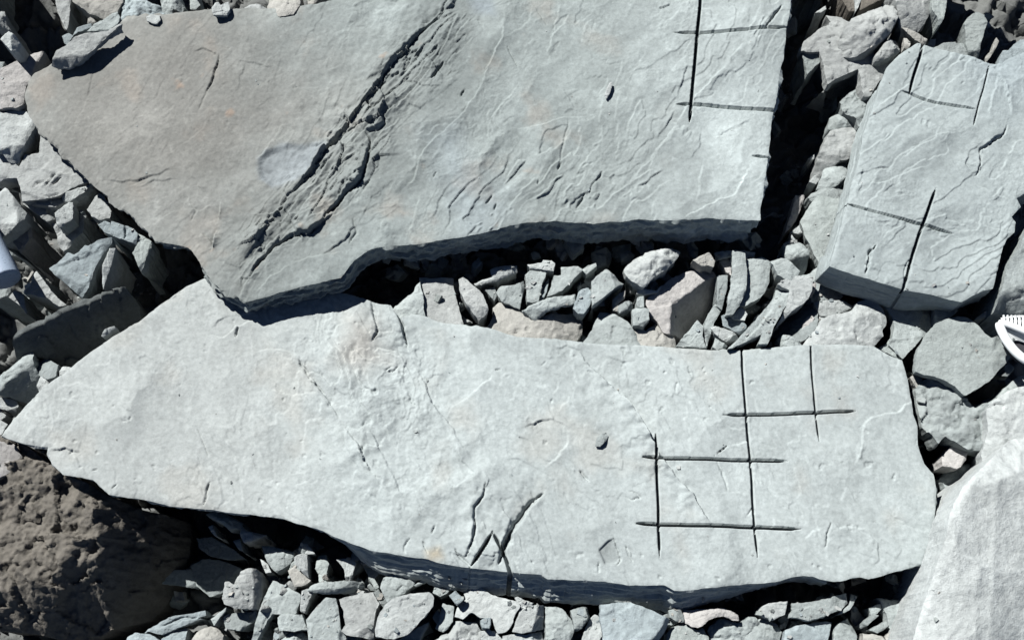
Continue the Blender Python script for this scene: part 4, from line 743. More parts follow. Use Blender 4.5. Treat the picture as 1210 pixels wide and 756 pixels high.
rock(B, 'big warm grey boulder with a craggy face at top right', [(997,34),(1002,26),(1010,17),(1018,12),(1027,8),(1040,2),(1052,-4),(1059,0),(1062,10),(1061,20),(1055,34),(1045,43),(1035,49),(1026,53),(1017,56),(1009,55),(1002,54),(997,42)], .42, .14, 'm', 'rough', dome=.55, mat=M_ROCK, group=GT, facets=[((1030,56),(1060,14),(1060,50),.5)], cm=.95)
rock(F, 'reddish brown stone cut by the top frame edge, left of the warm boulder', [(990,-14),(1010,-14),(1010,14),(1004,14),(998,6),(993,-2)], .33, .12, 'n', group=GT, cm=1.05)
rock(S, 'narrow pale triangle pointing down between two brown stones at the top edge', [(1009,-14),(1024,-14),(1018,0),(1011,15)], .34, .12, 'w', group=GT)
rock(F, 'brown wedge stone at the top edge right of the narrow pale triangle', [(1022,-14),(1048,-14),(1046,-2),(1030,6),(1014,14),(1017,2)], .33, .12, 'n', group=GT)
rock(B, 'large grey angular rock cut by the top frame edge at right', [(1054,-20),(1102,-20),(1101,0),(1100,13),(1096,22),(1091,30),(1087,35),(1083,37),(1075,34),(1069,31),(1066,22),(1064,13),(1060,4)], .40, .16, 'm', 'lump', dome=.3, group=GT)
rock(S, 'pale green tooth-shaped rock pointing down at the top right edge', [(1099,-20),(1121,-20),(1119,-2),(1118,10),(1116,20),(1111,29),(1107,20),(1101,12)], .40, .2, 't', group=GT, tilt=(-.1,.0))
rock(S, 'flat pale sliver lying above the first cut of the right slab', [(1065,33),(1072,34),(1084,40),(1096,46),(1095,52),(1090,53),(1081,48),(1072,40)], .38, .04, 'b', group=GT)
rock('stone', 'rounded grey stone tucked under the big warm boulder', [(1037,61),(1042,54),(1048,47),(1055,41),(1064,40),(1069,46),(1068,54),(1062,61),(1053,65),(1044,66),(1037,66)], .395, .12, 'm', 'lump', dome=1.0, group=GR_)
rock(F, 'small tan chip between the rounded stone and the flat sliver', [(1068,45),(1072,46),(1076,52),(1074,58),(1069,56)], .38, .05, 'b', group=GR_)
rock(B, 'green-grey upright knob standing above the top edge of the right slab', [(1138,29),(1142,23),(1148,18),(1153,15),(1158,16),(1163,18),(1166,27),(1163,38),(1159,48),(1158,60),(1158,74),(1148,72),(1142,58),(1140,48),(1140,38)], .385, .12, 't', tilt=(.02,.02), group=GR_, cm=.85)
rock(S, 'thin dark-lined layer above the top edge of the right slab', [(1100,58),(1106,54),(1113,52),(1128,51),(1142,49),(1147,56),(1146,70),(1130,66),(1112,62)], .372, .06, 'g', group=GR_, cm=.8, tilt=(0,.1))
rock(S, 'small tan splinter in the dark gap at the top right corner', [(1161,72),(1166,65),(1172,60),(1174,50),(1177,45),(1180,50),(1176,58),(1170,68),(1164,74)], .355, .05, 'b', group=GR_, tilt=(-.1,.1))
rock(B, 'blue-grey rock at the far top right rising beside the right slab', [(1178,80),(1181,70),(1186,59),(1192,60),(1200,50),(1208,44),(1235,40),(1240,110),(1215,120),(1196,112),(1186,96)], .392, .12, 'u', 'flat', tilt=(-.03,.04), group=GR_, cm=.9)
# --- top edge behind the upper slab
rock(B, 'bluish wrinkled stone at the top edge above the upper slab left end', [(141,8),(145,-2),(148,-14),(166,-14),(172,-2),(180,4),(188,6),(200,12),(196,20),(180,24),(150,28),(141,20)], .36, .1, 'u', 'rough', mat=M_ROCK, dome=.3, group=GT, cm=1.15)
rock(F, 'pale lobed fragment at the top edge right of the bluish wrinkled stone', [(186,-14),(208,-14),(212,-2),(216,3),(212,11),(204,10),(200,20),(190,20),(188,4)], .36, .1, 'g', 'lump', group=GT)
rock(F, 'small greenish fragment at the top edge in the first dark gap', [(224,-14),(234,-10),(233,0),(237,7),(232,12),(225,12)], .35, .1, 't', group=GT)
rock(F, 'flat grey stones peeping over the middle of the upper slab back edge', [(285,12),(294,5),(304,2),(312,5),(319,9),(322,16),(300,18),(286,18)], .39, .06, 'm', 'lump', group=GT)
rock(B, 'buff stone at the top edge above the upper slab', [(320,-14),(352,-14),(356,-4),(354,4),(347,16),(330,18),(318,12),(314,2)], .40, .1, 'b', 'lump', dome=.3, group=GT)
rock(F, 'two-pointed white chip peeping over the upper slab back edge', [(250,10),(254,4),(258,3),(261,7),(266,4),(270,3),(272,12),(268,18),(252,18)], .41, .04, 'w', group=GT)
rock(F, 'pale stone at the very top edge right of the buff stone', [(360,-14),(400,-14),(396,-3),(385,0),(372,3),(362,0)], .38, .08, 'b', 'lump', group=GT)
# --- lower left
rock(B, 'brown craggy boulder in the lower left corner, its right side a dark face', [(-20,512),(0,514),(12,516),(24,520),(40,535),(60,550),(80,562),(100,570),(125,582),(150,592),(175,596),(190,600),(192,615),(188,640),(180,665),(165,690),(150,710),(140,722),(115,735),(90,748),(75,757),(50,752),(20,744),(-20,740)], .235, .35, 'n', 'rough', dome=0, tilt=(-.0,.10), group=GB, cm=.95, seed=44, amp=.012,
     facets=[((120,560),(112,700),(170,640),1.6),((0,700),(110,660),(60,740),1.0)])
rock(F, 'smooth pale corner facet of rock beside the brown craggy boulder', [(-20,520),(0,518),(12,521),(20,528),(26,540),(22,552),(10,560),(-2,566),(-20,572)], .262, .1, 'p', group=GB, cm=.8, tilt=(-.15,.05), facets=[((22,520),(28,552),(40,540),1.0)])
# --- below the lower slab
ZB = .19
rock(F, 'rough grey-green sliver just under the lower slab edge at left', [(238,604),(251,603),(268,607),(284,616),(283,622),(269,624),(260,617),(250,612)], .22, .06, 't', 'lump', group=GB, cm=.8)
rock(F, 'pale torn-edged stone near the start of the lower rubble', [(284,619),(288,624),(292,627),(303,629),(314,631),(307,635),(300,638),(288,641),(283,632)], ZB, .15, 'm', group=GB, style='lump', dome=.3)
rock(S, 'tiny bright splinter alone in the dark hollow under the lower slab', [(246,622),(251,620),(254,627),(257,634),(250,629)], .13, .06, 'w', group=GB)
rock(S, 'small pale pointed chip hanging in the shadow left of the lower rubble', [(275,639),(279,637),(283,636),(287,652),(281,647)], ZB-.03, .08, 'g', group=GB)
rock(B, 'pale stone with ragged left edge and dark right side, left end of lower rubble', [(261,707),(263,697),(265,687),(270,686),(276,690),(279,682),(284,674),(294,671),(301,671),(306,678),(307,691),(306,705),(304,719),(290,719),(276,718),(264,713)], ZB+.03, .2, 'm', 'lump', dome=.15, group=GB, facets=[((298,668),(299,720),(310,690),1.3)])
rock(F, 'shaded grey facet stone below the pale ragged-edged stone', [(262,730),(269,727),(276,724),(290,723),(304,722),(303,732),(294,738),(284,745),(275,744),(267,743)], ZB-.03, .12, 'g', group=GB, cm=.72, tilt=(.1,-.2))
rock(S, 'slender pale splinter beside the shaded grey facet stone', [(249,731),(258,724),(267,717),(266,722),(259,730),(253,739)], ZB-.02, .08, 'g', group=GB)
rock(B, 'rounded pale stone at the bottom edge left of centre', [(220,770),(224,756),(230,747),(238,740),(245,738),(251,740),(257,744),(261,749),(263,770)], ZB-.02, .12, 'b', 'lump', dome=.6, group=GB)
rock(S, 'ridged blue-grey splintered stone at the bottom left in the dark hollow', [(168,747),(178,741),(189,734),(200,729),(212,726),(228,724),(243,721),(243,726),(232,731),(240,730),(228,735),(212,741),(200,746),(191,750),(179,746)], .13, .08, 'u', group=GB, tilt=(0,.1), hx=lambda x, y, P: feature_height(x, y, [('ledgeSE', [(180,744),(205,735),(240,727)], .008, .01), ('groove', [(190,738),(215,731),(235,728)], .008, .002)], P, 33))
rock(F, 'small blue-grey fragment directly below the ridged splintered stone', [(191,754),(199,748),(207,744),(214,743),(221,742),(217,770),(190,770)], .12, .08, 'u', group=GB)
rock(F, 'pale flat piece at the bottom frame edge left of the ridged stone', [(150,752),(160,747),(170,748),(177,749),(190,757),(190,770),(145,770)], .12, .08, 'u', group=GB, cm=1.15)
rock(F, 'faint grey stone lying inside the dark hollow', [(172,676),(198,674),(225,672),(240,690),(228,694),(200,690),(175,690)], -.03, .08, 'g', group=GB)
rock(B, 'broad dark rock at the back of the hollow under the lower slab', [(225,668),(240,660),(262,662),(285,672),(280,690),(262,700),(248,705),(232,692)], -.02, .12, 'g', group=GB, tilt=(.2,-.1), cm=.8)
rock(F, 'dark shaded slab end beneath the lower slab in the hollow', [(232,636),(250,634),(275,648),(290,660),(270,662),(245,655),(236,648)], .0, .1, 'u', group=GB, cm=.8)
rock('stone', 'grey angular stone first in the row below the lower slab', [(307,643),(320,645),(335,649),(347,652),(346,657),(343,664),(335,670),(327,676),(321,671),(316,665),(313,658)], ZB-.01, .12, 'g', 'lump', dome=.3, group=GB, cm=.85)
rock(S, 'little white splinter left of the first grey angular stone', [(307,660),(312,663),(317,667),(321,676),(314,677)], ZB-.04, .08, 'w', group=GB)
rock(F, 'small white peak above the pale leaning block', [(357,652),(360,647),(363,642),(367,647),(372,654),(363,655)], ZB+.01, .08, 'w', group=GB)
rock('stone_block', 'pale leaning block with a black shadow on its right', [(347,658),(352,655),(358,653),(363,655),(364,682),(360,679),(357,676),(352,670),(348,666)], ZB+.03, .1, 'w', group=GB, tilt=(-.15,0))
rock('stone_block', 'buff four-sided stone below the pale leaning block', [(339,673),(343,671),(347,669),(352,673),(357,677),(362,681),(367,686),(362,690),(357,692),(348,693),(344,683)], ZB+.01, .09, 'b', group=GB)
rock(S, 'upright pale green splintered piece in the lower rubble', [(375,655),(385,655),(386,660),(389,666),(386,675),(385,687),(377,688),(376,678),(372,672)], ZB, .1, 't', group=GB)
rock('stone_block', 'white tooth-like stone above the long finger stone', [(397,660),(407,660),(417,661),(421,665),(418,673),(415,684),(411,687),(408,687),(407,673)], ZB+.01, .1, 'w', group=GB, tilt=(-.1,.0))
rock(S, 'long finger-like grey stone lying across the lower rubble', [(362,697),(366,691),(371,688),(382,687),(393,687),(406,686),(420,686),(426,688),(429,692),(424,697),(412,699),(400,700),(383,701),(370,699)], ZB+.04, .05, 'g', 'lump', dome=.5, group=GB, facets=[((370,696),(428,693),(400,710),.8)])
rock(S, 'bright two-pronged splinter under the left end of the finger stone', [(355,713),(356,705),(357,698),(363,695),(372,698),(369,703),(366,708),(363,716),(360,724),(355,722)], ZB+.01, .1, 'w', group=GB, tilt=(-.2,.1))
rock('shale_slab', 'wide smooth pale plate at the left of the lower rubble', [(321,684),(330,688),(338,692),(347,697),(356,702),(354,713),(350,725),(338,727),(322,725),(316,733),(310,744),(298,762),(296,770),(290,770),(305,726),(312,706)], ZB, .1, 'g', group=GB)
rock('stone_block', 'small pale rectangular block on the lower edge of the wide smooth plate', [(328,729),(333,725),(345,725),(357,726),(360,734),(364,744),(357,744),(348,746),(338,745),(330,745)], ZB+.01, .09, 'g', group=GB)
rock('stone', 'rough pale stone at the bottom edge below the rectangular block', [(316,770),(322,757),(328,751),(335,747),(346,745),(357,746),(366,753),(374,770)], ZB, .1, 'g', 'lump', group=GB)
rock('shale_slab', 'tall pale plate running down to the bottom edge', [(361,732),(368,724),(374,716),(385,705),(391,706),(397,706),(399,714),(400,723),(401,733),(402,741),(407,748),(408,754),(402,770),(366,770),(364,745)], ZB+.02, .1, 'g', group=GB)
rock('shale_slab', 'broad grey-white slab piece with a small pit, left of the oval plate', [(400,708),(413,704),(426,701),(440,699),(444,706),(448,714),(444,720),(443,728),(442,740),(441,755),(428,753),(413,751),(403,746),(408,738),(406,724)], ZB+.02, .1, 'm', group=GB, cm=1.03)
rock('shale_slab', 'flat pale strip emerging from the lower slab shadow', [(425,662),(440,663),(462,665),(473,669),(468,674),(460,677),(448,678),(442,684),(448,694),(443,696),(436,684),(433,675)], ZB-.01, .08, 't', group=GB)
rock(S, 'small dark striated splinter beside the broad grey-white slab piece', [(440,700),(444,698),(447,695),(453,705),(459,713),(455,721),(447,710)], ZB+.01, .1, 'g', group=GB, cm=.6)
rock('shale_slab', 'large oval pale plate lying in the middle of the lower rubble', [(443,744),(444,737),(446,730),(449,723),(455,715),(461,709),(468,705),(475,703),(485,701),(496,700),(507,699),(511,702),(513,706),(512,715),(508,721),(502,727),(495,735),(489,742),(482,749),(474,752),(465,755),(454,754),(444,752)], ZB+.05, .05, 'w', group=GB, tilt=(-.02,.03), cm=.93)
rock(B, 'rough textured stone above the large oval plate', [(449,694),(450,688),(453,682),(462,678),(472,675),(478,669),(485,672),(492,675),(491,682),(489,690),(484,695),(478,701),(468,706),(458,713),(453,703)], ZB+.015, .12, 'g', 'lump', dome=.2, group=GB)
rock('stone_block', 'small pale block right above the tip of the large oval plate', [(511,700),(514,693),(517,687),(526,687),(537,688),(533,694),(528,701),(520,705),(515,702)], ZB+.0, .1, 'g', group=GB)
rock(S, 'thin grey sliver above the large oval plate in its black gap', [(489,691),(497,686),(507,682),(508,685),(500,689),(491,693)], ZB+.01, .04, 'g', group=GB)
rock('stone_block', 'small grey rectangular chip with bright rim on the white spread', [(531,703),(535,700),(538,697),(543,702),(548,708),(544,712),(540,715),(535,709)], ZB+.035, .03, 'u', group=GB, cm=.85)
rock('shale_slab', 'broad bright white spread of stone under the inverted V cuts', [(543,687),(552,688),(560,690),(572,696),(583,703),(592,706),(602,708),(612,710),(615,716),(609,724),(606,735),(600,745),(594,748),(588,748),(584,738),(582,731),(574,730),(567,729),(562,726),(557,723),(552,727),(547,731),(542,729),(537,728),(541,716),(550,708),(547,698)], ZB+.02, .09, 'w', group=GB, cm=1.04)
rock(S, 'pale vertical fragment between the oval plate and the white spread', [(523,713),(530,714),(536,716),(536,725),(535,734),(530,740),(524,747),(519,745),(514,742),(519,732)], ZB, .08, 'g', group=GB)
rock(S, 'tiny dark-sided chip right of the large oval plate', [(511,730),(514,724),(518,719),(522,730),(517,739)], ZB-.02, .07, 'g', group=GB, cm=.75)
rock(S, 'pale tongue of stone at the bottom edge below the oval plate', [(466,770),(469,757),(485,746),(500,738),(507,734),(506,739),(503,744),(495,757),(488,770)], ZB, .08, 'g', group=GB)
rock(B, 'rough white stone at the bottom edge below the white spread', [(500,770),(514,755),(530,747),(538,734),(552,734),(562,735),(566,742),(569,752),(567,770)], ZB+.0, .1, 'w', 'rough', mat=M_ROCK, dome=.2, group=GB, cm=.92)
rock('stone_block', 'small square grey chip set in the white spread', [(567,733),(572,730),(580,729),(580,736),(578,742),(570,741)], ZB+.03, .05, 'u', group=GB)
rock(F, 'pale fragment at the bottom edge right of the rough white stone', [(568,745),(577,744),(585,746),(592,752),(599,759),(600,770),(569,770)], ZB, .08, 'w', group=GB)
rock(F, 'little peaked white stone just under the lower slab shadow', [(608,706),(612,705),(620,709),(630,712),(628,716),(622,717),(616,719)], ZB+.02, .06, 'w', group=GB)
rock('stone_block', 'white block with a broad dark right side below the lower slab', [(614,720),(623,717),(636,714),(643,714),(643,728),(642,742),(634,744),(626,746),(616,748),(605,746),(609,734)], ZB+.02, .12, 'w', group=GB, facets=[((636,712),(628,746),(645,730),1.2)])
rock('shale_slab', 'pale irregular stone right of the white block with the dark side', [(644,715),(654,716),(664,718),(670,725),(676,733),(679,745),(674,757),(672,770),(644,770),(645,742)], ZB, .1, 'g', group=GB, style='lump', dome=.15)
rock('stone', 'small smooth grey cap stone above the white pointed stone', [(674,720),(682,718),(692,718),(695,728),(692,736),(688,742),(679,743),(677,731)], ZB+.02, .07, 'g', group=GB, cm=.85, style='lump', dome=.3)
rock(S, 'white pointed stone left of the big blue-white plate', [(697,731),(703,725),(710,731),(713,747),(708,757),(700,770),(686,762),(688,752),(692,740)], ZB+.0, .1, 'w', group=GB)
rock('shale_slab', 'big blue-white flat plate at the bottom centre right', [(710,714),(725,712),(745,711),(757,716),(770,721),(781,726),(792,731),(790,738),(786,747),(778,756),(774,770),(712,770),(712,750),(709,732)], ZB+.035, .09, 'u', group=GB, tilt=(0,0), cm=1.2)
rock(F, 'white scrap at the bottom edge left of the irregular stone', [(592,770),(594,751),(605,749),(620,749),(641,745),(643,757),(643,770)], ZB+.01, .08, 'w', group=GB)
rock('stone', 'small two-faced pale stone left of the pinkish stone', [(790,721),(796,719),(804,718),(808,726),(811,735),(805,735),(799,734),(791,729)], ZB+.01, .08, 'g', group=GB, facets=[((800,724),(797,735),(810,732),.4)])
rock(B, 'long pinkish stone below the cut grid of the lower slab', [(808,720),(830,719),(854,718),(864,721),(873,725),(875,733),(866,732),(858,728),(848,728),(838,732),(832,738),(825,741),(818,739),(811,735)], ZB+.03, .08, 'p', group=GB, cm=1.0, style='lump', dome=.2)
rock('stone', 'greenish grey stone at the bottom edge below the pinkish stone', [(789,747),(795,741),(803,737),(812,737),(817,741),(825,743),(832,741),(836,750),(842,760),(844,770),(788,770)], ZB, .1, 't', group=GB, style='lump', dome=.2)
rock(B, 'rough lumpy grey stone at the bottom edge right of the greenish one', [(836,745),(840,738),(848,733),(857,730),(866,734),(875,736),(880,733),(886,727),(894,728),(899,736),(900,745),(897,770),(846,770)], ZB+.0, .1, 'g', 'rough', mat=M_ROCK, dome=.2, group=GB)
rock('stone_block', 'small white cornered stone left of the long grey block', [(895,723),(901,716),(908,712),(919,711),(931,710),(929,718),(927,726),(921,728),(915,732),(904,729)], ZB+.02, .08, 'w', group=GB)
rock('stone_block', 'long pale block parallel to the lower slab lower right edge', [(935,713),(950,712),(966,710),(981,706),(992,702),(1002,700),(1004,712),(999,716),(994,720),(980,725),(970,729),(956,733),(944,731),(932,730),(935,722)], ZB+.03, .07, 'g', group=GB)
rock(B, 'dark-fissured stone at the bottom edge below the small white cornered stone', [(880,770),(882,748),(890,737),(899,730),(908,732),(917,736),(922,740),(926,746),(922,757),(918,770)], ZB, .1, 'g', 'lump', dome=.3, group=GB, cm=.92)
rock('shale_slab', 'blue-white plate at the bottom edge below the long pale block', [(928,744),(940,739),(955,737),(971,734),(982,735),(981,744),(978,754),(974,770),(925,770)], ZB+.01, .08, 'u', group=GB, cm=1.15)
rock('stone_block', 'pale wedge stone right of the blue-white plate at the bottom edge', [(987,740),(995,734),(1004,729),(1009,738),(1012,747),(1012,770),(982,770)], ZB, .1, 'g', group=GB)
rock(S, 'narrow pale chip at the right end of the long pale block', [(1006,701),(1010,702),(1014,704),(1009,712),(1004,720),(996,724),(990,726),(997,719),(1003,714)], ZB+.02, .06, 'g', group=GB)
rock(B, 'grey crumbled rock left of the huge pale boulder at the bottom', [(1038,706),(1052,708),(1066,709),(1080,709),(1088,718),(1084,733),(1076,742),(1066,742),(1059,747),(1051,740),(1049,728),(1044,718)], ZB-.01, .1, 'g', 'lump', dome=.15, group=GB)
rock(F, 'small hooked chip left of the grey crumbled rock', [(1026,718),(1033,715),(1040,713),(1041,719),(1036,725),(1029,727)], ZB-.02, .06, 'g', group=GB)
rock(S, 'upper of three thin parallel splinters near the bottom right', [(1016,738),(1024,731),(1032,725),(1038,727),(1032,732),(1026,738),(1020,742)], ZB-.02, .05, 'g', group=GB)
rock(S, 'lower of three thin parallel splinters near the bottom right', [(1026,744),(1036,739),(1047,734),(1050,739),(1044,744),(1036,748)], ZB-.02, .05, 'g', group=GB)
rock(F, 'cream stone at the bottom edge beneath the thin splinters', [(1018,770),(1020,748),(1030,749),(1043,751),(1050,770)], ZB-.02, .08, 'b', group=GB, cm=1.05)
rock(F, 'cream stone at the bottom edge touching the huge pale boulder', [(1046,752),(1054,746),(1062,741),(1073,742),(1076,752),(1074,770),(1052,770)], ZB-.01, .08, 'b', group=GB, cm=1.05)
# --- loose chips on the slabs
def on_slab(px, py, P, h):
    w = to_world([(px, py)], *P)[0]; return float(w[2]+h(np.array([w[0]]), np.array([w[1]]))[0])
rock(S, 'small oval chip in the middle of the lower slab', [(703,527),(705,518),(711,512),(716,511),(719,515),(716,521),(709,528)], on_slab(711,519,P2,h2)+.007, .016, 'g', group=GC, cm=.9, tilt=(0,-.02))
rock(S, 'slim upright chip in the upper middle of the upper slab', [(715,113),(717,105),(720,99),(723,98),(723,104),(720,112),(717,117)], on_slab(719,107,P1,h1)+.008, .02, 'w', group=GC)
rock(F, 'little white chip lying on the back edge of the upper slab', [(173,20),(180,17),(189,17),(190,25),(186,29),(180,28),(174,25)], on_slab(182,23,P1,h1)+.007, .02, 'w', group=GC, cm=1.1)
# ---------------------------------------------------------------- rubble bed
def axis(lo, hi, a, b, fine, coarse):
    m = np.arange(a, b, fine); l = a-np.cumsum(np.geomspace(fine, coarse, 24)); r = b+np.cumsum(np.geomspace(fine, coarse, 24))
    return np.concatenate([l[l > lo-20][::-1], m, r[r < hi+20]])
gxs = axis(-6, 6, -1.75, 1.75, .009*RES_SCALE, 2.2); gys = axis(-6, 6, -1.15, 1.35, .009*RES_SCALE, 2.2)
GX, GY = np.meshgrid(gxs, gys, indexing='ij')
fx, fy = GX.ravel(), GY.ravel()
near_m = np.exp(-(np.maximum(0, np.abs(fx)-1.8)**2+np.maximum(0, np.abs(fy)-1.3)**2)/4)
gz = .05*fbm(fx*1.6, fy*1.6, 2, 88) + (.75*chips(fx, fy, .12, 5, .03)+.6*chips(fx, fy, .055, 6, .01)+.006*fbm(fx*30, fy*30, 3, 8))*near_m
ec = edgecells(fx+.02*fbm(fx*9, fy*9, 2, 3), fy+.02*fbm(fx*9, fy*9, 2, 4), .10, 5)
gz = gz - .035*(1-smooth(ec/.18))*near_m
rise = patch_mask(fx, fy, [(440,300),(1090,200),(1090,420),(480,420)], (.1, 0, 0), .12, .03, 5)
gz = gz - .03 + .08*rise
rise = patch_mask(fx, fy, [(300,650),(1100,670),(1100,800),(280,800)], (.1, 0, 0), .08, .03, 5); gz = gz + .05*rise
rise = patch_mask(fx, fy, [(960,-40),(1240,-40),(1240,600),(1060,600),(960,300)], (.1, 0, 0), .10, .03, 5); gz = gz + .07*rise
hole = patch_mask(fx, fy, [(-100,-60),(60,-60),(70,40),(10,120),(-100,120)], (.0, 0, 0), .08, .03, 5)*.12; gz = gz - hole
hole = patch_mask(fx, fy, [(120,560),(300,600),(330,640),(250,720),(160,760),(100,740)], (.0, 0, 0), .06, .03, 5)*.15; gz = gz - hole
hole = patch_mask(fx, fy, [(-100,200),(100,200),(190,300),(190,400),(20,500),(-100,500)], (.0, 0, 0), .08, .03, 5)*.14; gz = gz - hole
n1, n2 = GX.shape; idd = np.arange(n1*n2).reshape(n1, n2)
ff = np.stack([idd[:-1, :-1], idd[1:, :-1], idd[1:, 1:], idd[:-1, 1:]], -1).reshape(-1, 4)
gc = np.array([.16, .165, .16])[None]*(1+.3*fbm(fx*6, fy*6, 4, 9)[:, None])
gme = make_mesh('ground', np.stack([fx, fy, gz], 1), ff, gc, M_GROUND)
new_obj('ground', gme, kind='structure')

# ---------------------------------------------------------------- small debris filling the gaps: copies of a few pieces
rnd = random.Random(5)
def ground_at(x, y):
    i = int(np.clip(np.searchsorted(gxs, x), 1, n1-1)); j = int(np.clip(np.searchsorted(gys, y), 1, n2-1)); return gz.reshape(n1, n2)[i, j]
protos = []
for k in range(9):
    rr = np.random.RandomState(300+k); n = rr.randint(4, 7); a = np.sort(rr.uniform(0, 2*np.pi, n)); a = np.linspace(0, 2*np.pi, n, endpoint=False)+rr.uniform(-.35, .35, n)
    rad = rr.uniform(.6, 1.1, n)*.036; el = rr.uniform(.35, .95)
    poly = np.stack([rad*np.cos(a), rad*np.sin(a)*el], 1); poly = ragged(resample(poly, .003), .003, .02, k)
    colr = np.array(COL[['g', 'm', 'u', 'b', 't', 'g', 'w', 'd', 'm'][k]])*.88
    hf = (lambda k: lambda x, y: .55*chips(x, y, .045, 20+k, .01)+.002*fbm(x*50, y*50, 3, k))(k)
    cf = (lambda c: lambda x, y: c[None]*(1+.2*fbm(x*20, y*20, 3, 5)[:, None]))(colr)
    me = stone('shale_chip', poly, (0, 0, 0), .022+.012*(k % 3), hf, cf, .003, M_ROCK, layered_wall(k, 0, .003, 4), k, bevel=.002, rings=5)
    protos.append(me)
LAB = 'small shale chip lying low in the gaps between the larger stones'
zones = [((450,1000),(280,420),.225,100), ((290,1080),(640,756),.175,120), ((0,180),(190,500),.0,20), ((915,1050),(0,300),.10,16), ((1040,1210),(0,70),.12,8), ((1060,1200),(350,600),.14,12), ((150,330),(600,756),-.08,8), ((200,500),(-10,12),.25,8)]
cnt = 0
for (x0, x1), (y0, y1), zz, num in zones:
    for q in range(num):
        px, py = rnd.uniform(x0, x1), rnd.uniform(y0, y1); z = zz+rnd.uniform(-.04, .03)
        w = to_world([(px, py)], z)[0]; z = max(z, ground_at(w[0], w[1])+.005)
        o = bpy.data.objects.new('shale_chip', protos[rnd.randrange(len(protos))]); scene.collection.objects.link(o)
        s = rnd.uniform(.45, 1.3); o.location = (w[0], w[1], z); o.scale = (s, s, s*rnd.uniform(.8, 1.5)); o.rotation_euler = (rnd.uniform(-.5, .5), rnd.uniform(-.5, .5), rnd.uniform(0, 6.28))
        o['label'] = LAB; o['category'] = 'rock chip'; o['group'] = 'small chips in the gaps'; o['kind'] = 'thing'; cnt += 1
# stones outside the picture, so the quarry floor goes on and throws its shade into the corners
def outer(name, x, y, sx, sy, z, k, lab):
    rr = np.random.RandomState(k); n = 9 if sx > .12 else 6; a = np.linspace(0, 2*np.pi, n, endpoint=False)+rr.uniform(-.2, .2, n); r = rr.uniform(.75 if n == 9 else .6, 1.15, n)
    poly = np.stack([x+sx*r*np.cos(a), y+sy*r*np.sin(a)], 1); poly = ragged(resample(poly, .02), .02, .1, k)
    b = np.array(COL['gmut'[k % 4]])*.95; t = rr.uniform(-.12, .12, 2)
    me = stone(name, poly, (z-t[0]*x-t[1]*y, t[0], t[1]), z+.12, lambda X, Y: relief(X, Y, k, k % 200, .8)+.25*chips(X, Y, max(sx, .1)*.6, k % 200, .04), lambda X, Y: b[None]*(1+.2*fbm(X*5, Y*5, 4, k)[:, None]), .009, M_ROCK, layered_wall(k, .0, .012, 6), k, bevel=.008, rings=7)
    if me: new_obj(name, me, lab, 'rock', 'stones lying around beyond the picture', 'thing')
outer('boulder', -2.03, 1.38, .24, .24, .60, 71, 'boulder beyond the upper left corner of the picture')
outer('boulder', -1.50, 1.46, .26, .13, .62, 72, 'boulder beyond the top edge near the left corner')
outer('boulder', 1.30, 1.35, .22, .14, .62, 73, 'boulder beyond the top edge near the right corner')
outer('boulder', .98, 1.30, .12, .10, .50, 79, 'boulder beyond the top edge right of the upper slab')
kk = 80
for q in range(46):                                 # first ring, right outside the frame
    e = q % 46
    if e < 24: x, y = -1.75+e*.152+rnd.uniform(-.03, .03), -1.03-rnd.uniform(0, .16)
    elif e < 34: x, y = 1.80+rnd.uniform(0, .12), -.9+(e-24)*.2
    else: x, y = -1.80-rnd.uniform(0, .12), -.9+(e-34)*.17
    if x < -1.2 and -.9 < y < -.3: continue
    if x > .9 and y < -.5: continue
    if x > 1.6 and y > .4: continue
    outer('boulder', x, y, rnd.uniform(.06, .11), rnd.uniform(.05, .09), rnd.uniform(.03, .11), kk, 'grey quarry stone lying on the rubble beyond the picture'); kk += 1
for q in range(70):
    a = rnd.uniform(0, 6.28); r = rnd.uniform(1.0, 1.9); x = 1.95*r*math.cos(a); y = .1+1.45*r*math.sin(a)
    if abs(x) < 1.78 and -1.10 < y < 1.38: continue
    outer('boulder', x, y, rnd.uniform(.08, .26), rnd.uniform(.08, .2), rnd.uniform(.08, .26), kk, 'grey quarry stone lying on the rubble beyond the picture'); kk += 1

# ---------------------------------------------------------------- drill core at the left edge
def part_mesh(name, verts, faces, mat, smooth_=True):
    me = bpy.data.meshes.new(name); me.from_pydata([tuple(v) for v in verts], [], faces); me.materials.append(mat)
    for p in me.polygons: p.use_smooth = smooth_
    me.update(); return me
def plain(name, col, rough=.5, spec=.4, bump=0, speck=0):
    m = bpy.data.materials.new(name); m.use_nodes = True; n = m.node_tree.nodes; l = m.node_tree.links; b = n['Principled BSDF']
    b.inputs['Roughness'].default_value = rough; b.inputs['Specular IOR Level'].default_value = spec
    no = n.new('ShaderNodeTexNoise'); no.inputs['Scale'].default_value = 160; no.inputs['Detail'].default_value = 5
    g = n.new('ShaderNodeNewGeometry'); l.new(g.outputs['Position'], no.inputs['Vector'])
    cr = n.new('ShaderNodeValToRGB'); cr.color_ramp.elements[0].position = .30; cr.color_ramp.elements[1].position = .42
    cr.color_ramp.elements[0].color = (col[0]*(1-speck), col[1]*(1-speck), col[2]*(1-speck), 1); cr.color_ramp.elements[1].color = (*col, 1)
    l.new(no.outputs[0], cr.inputs[0]); l.new(cr.outputs[0], b.inputs['Base Color'])
    bp = n.new('ShaderNodeBump'); bp.inputs['Strength'].default_value = bump; bp.inputs['Distance'].default_value = .002; l.new(no.outputs[0], bp.inputs['Height']); l.new(bp.outputs[0], b.inputs['Normal'])
    return m
MC = plain('blue-grey core stone', (.20, .245, .31), .6, .3, .3, .45)
A = to_world([(8, 331)], .30)[0]; Bq = to_world([(-26, 262)], .27)[0]
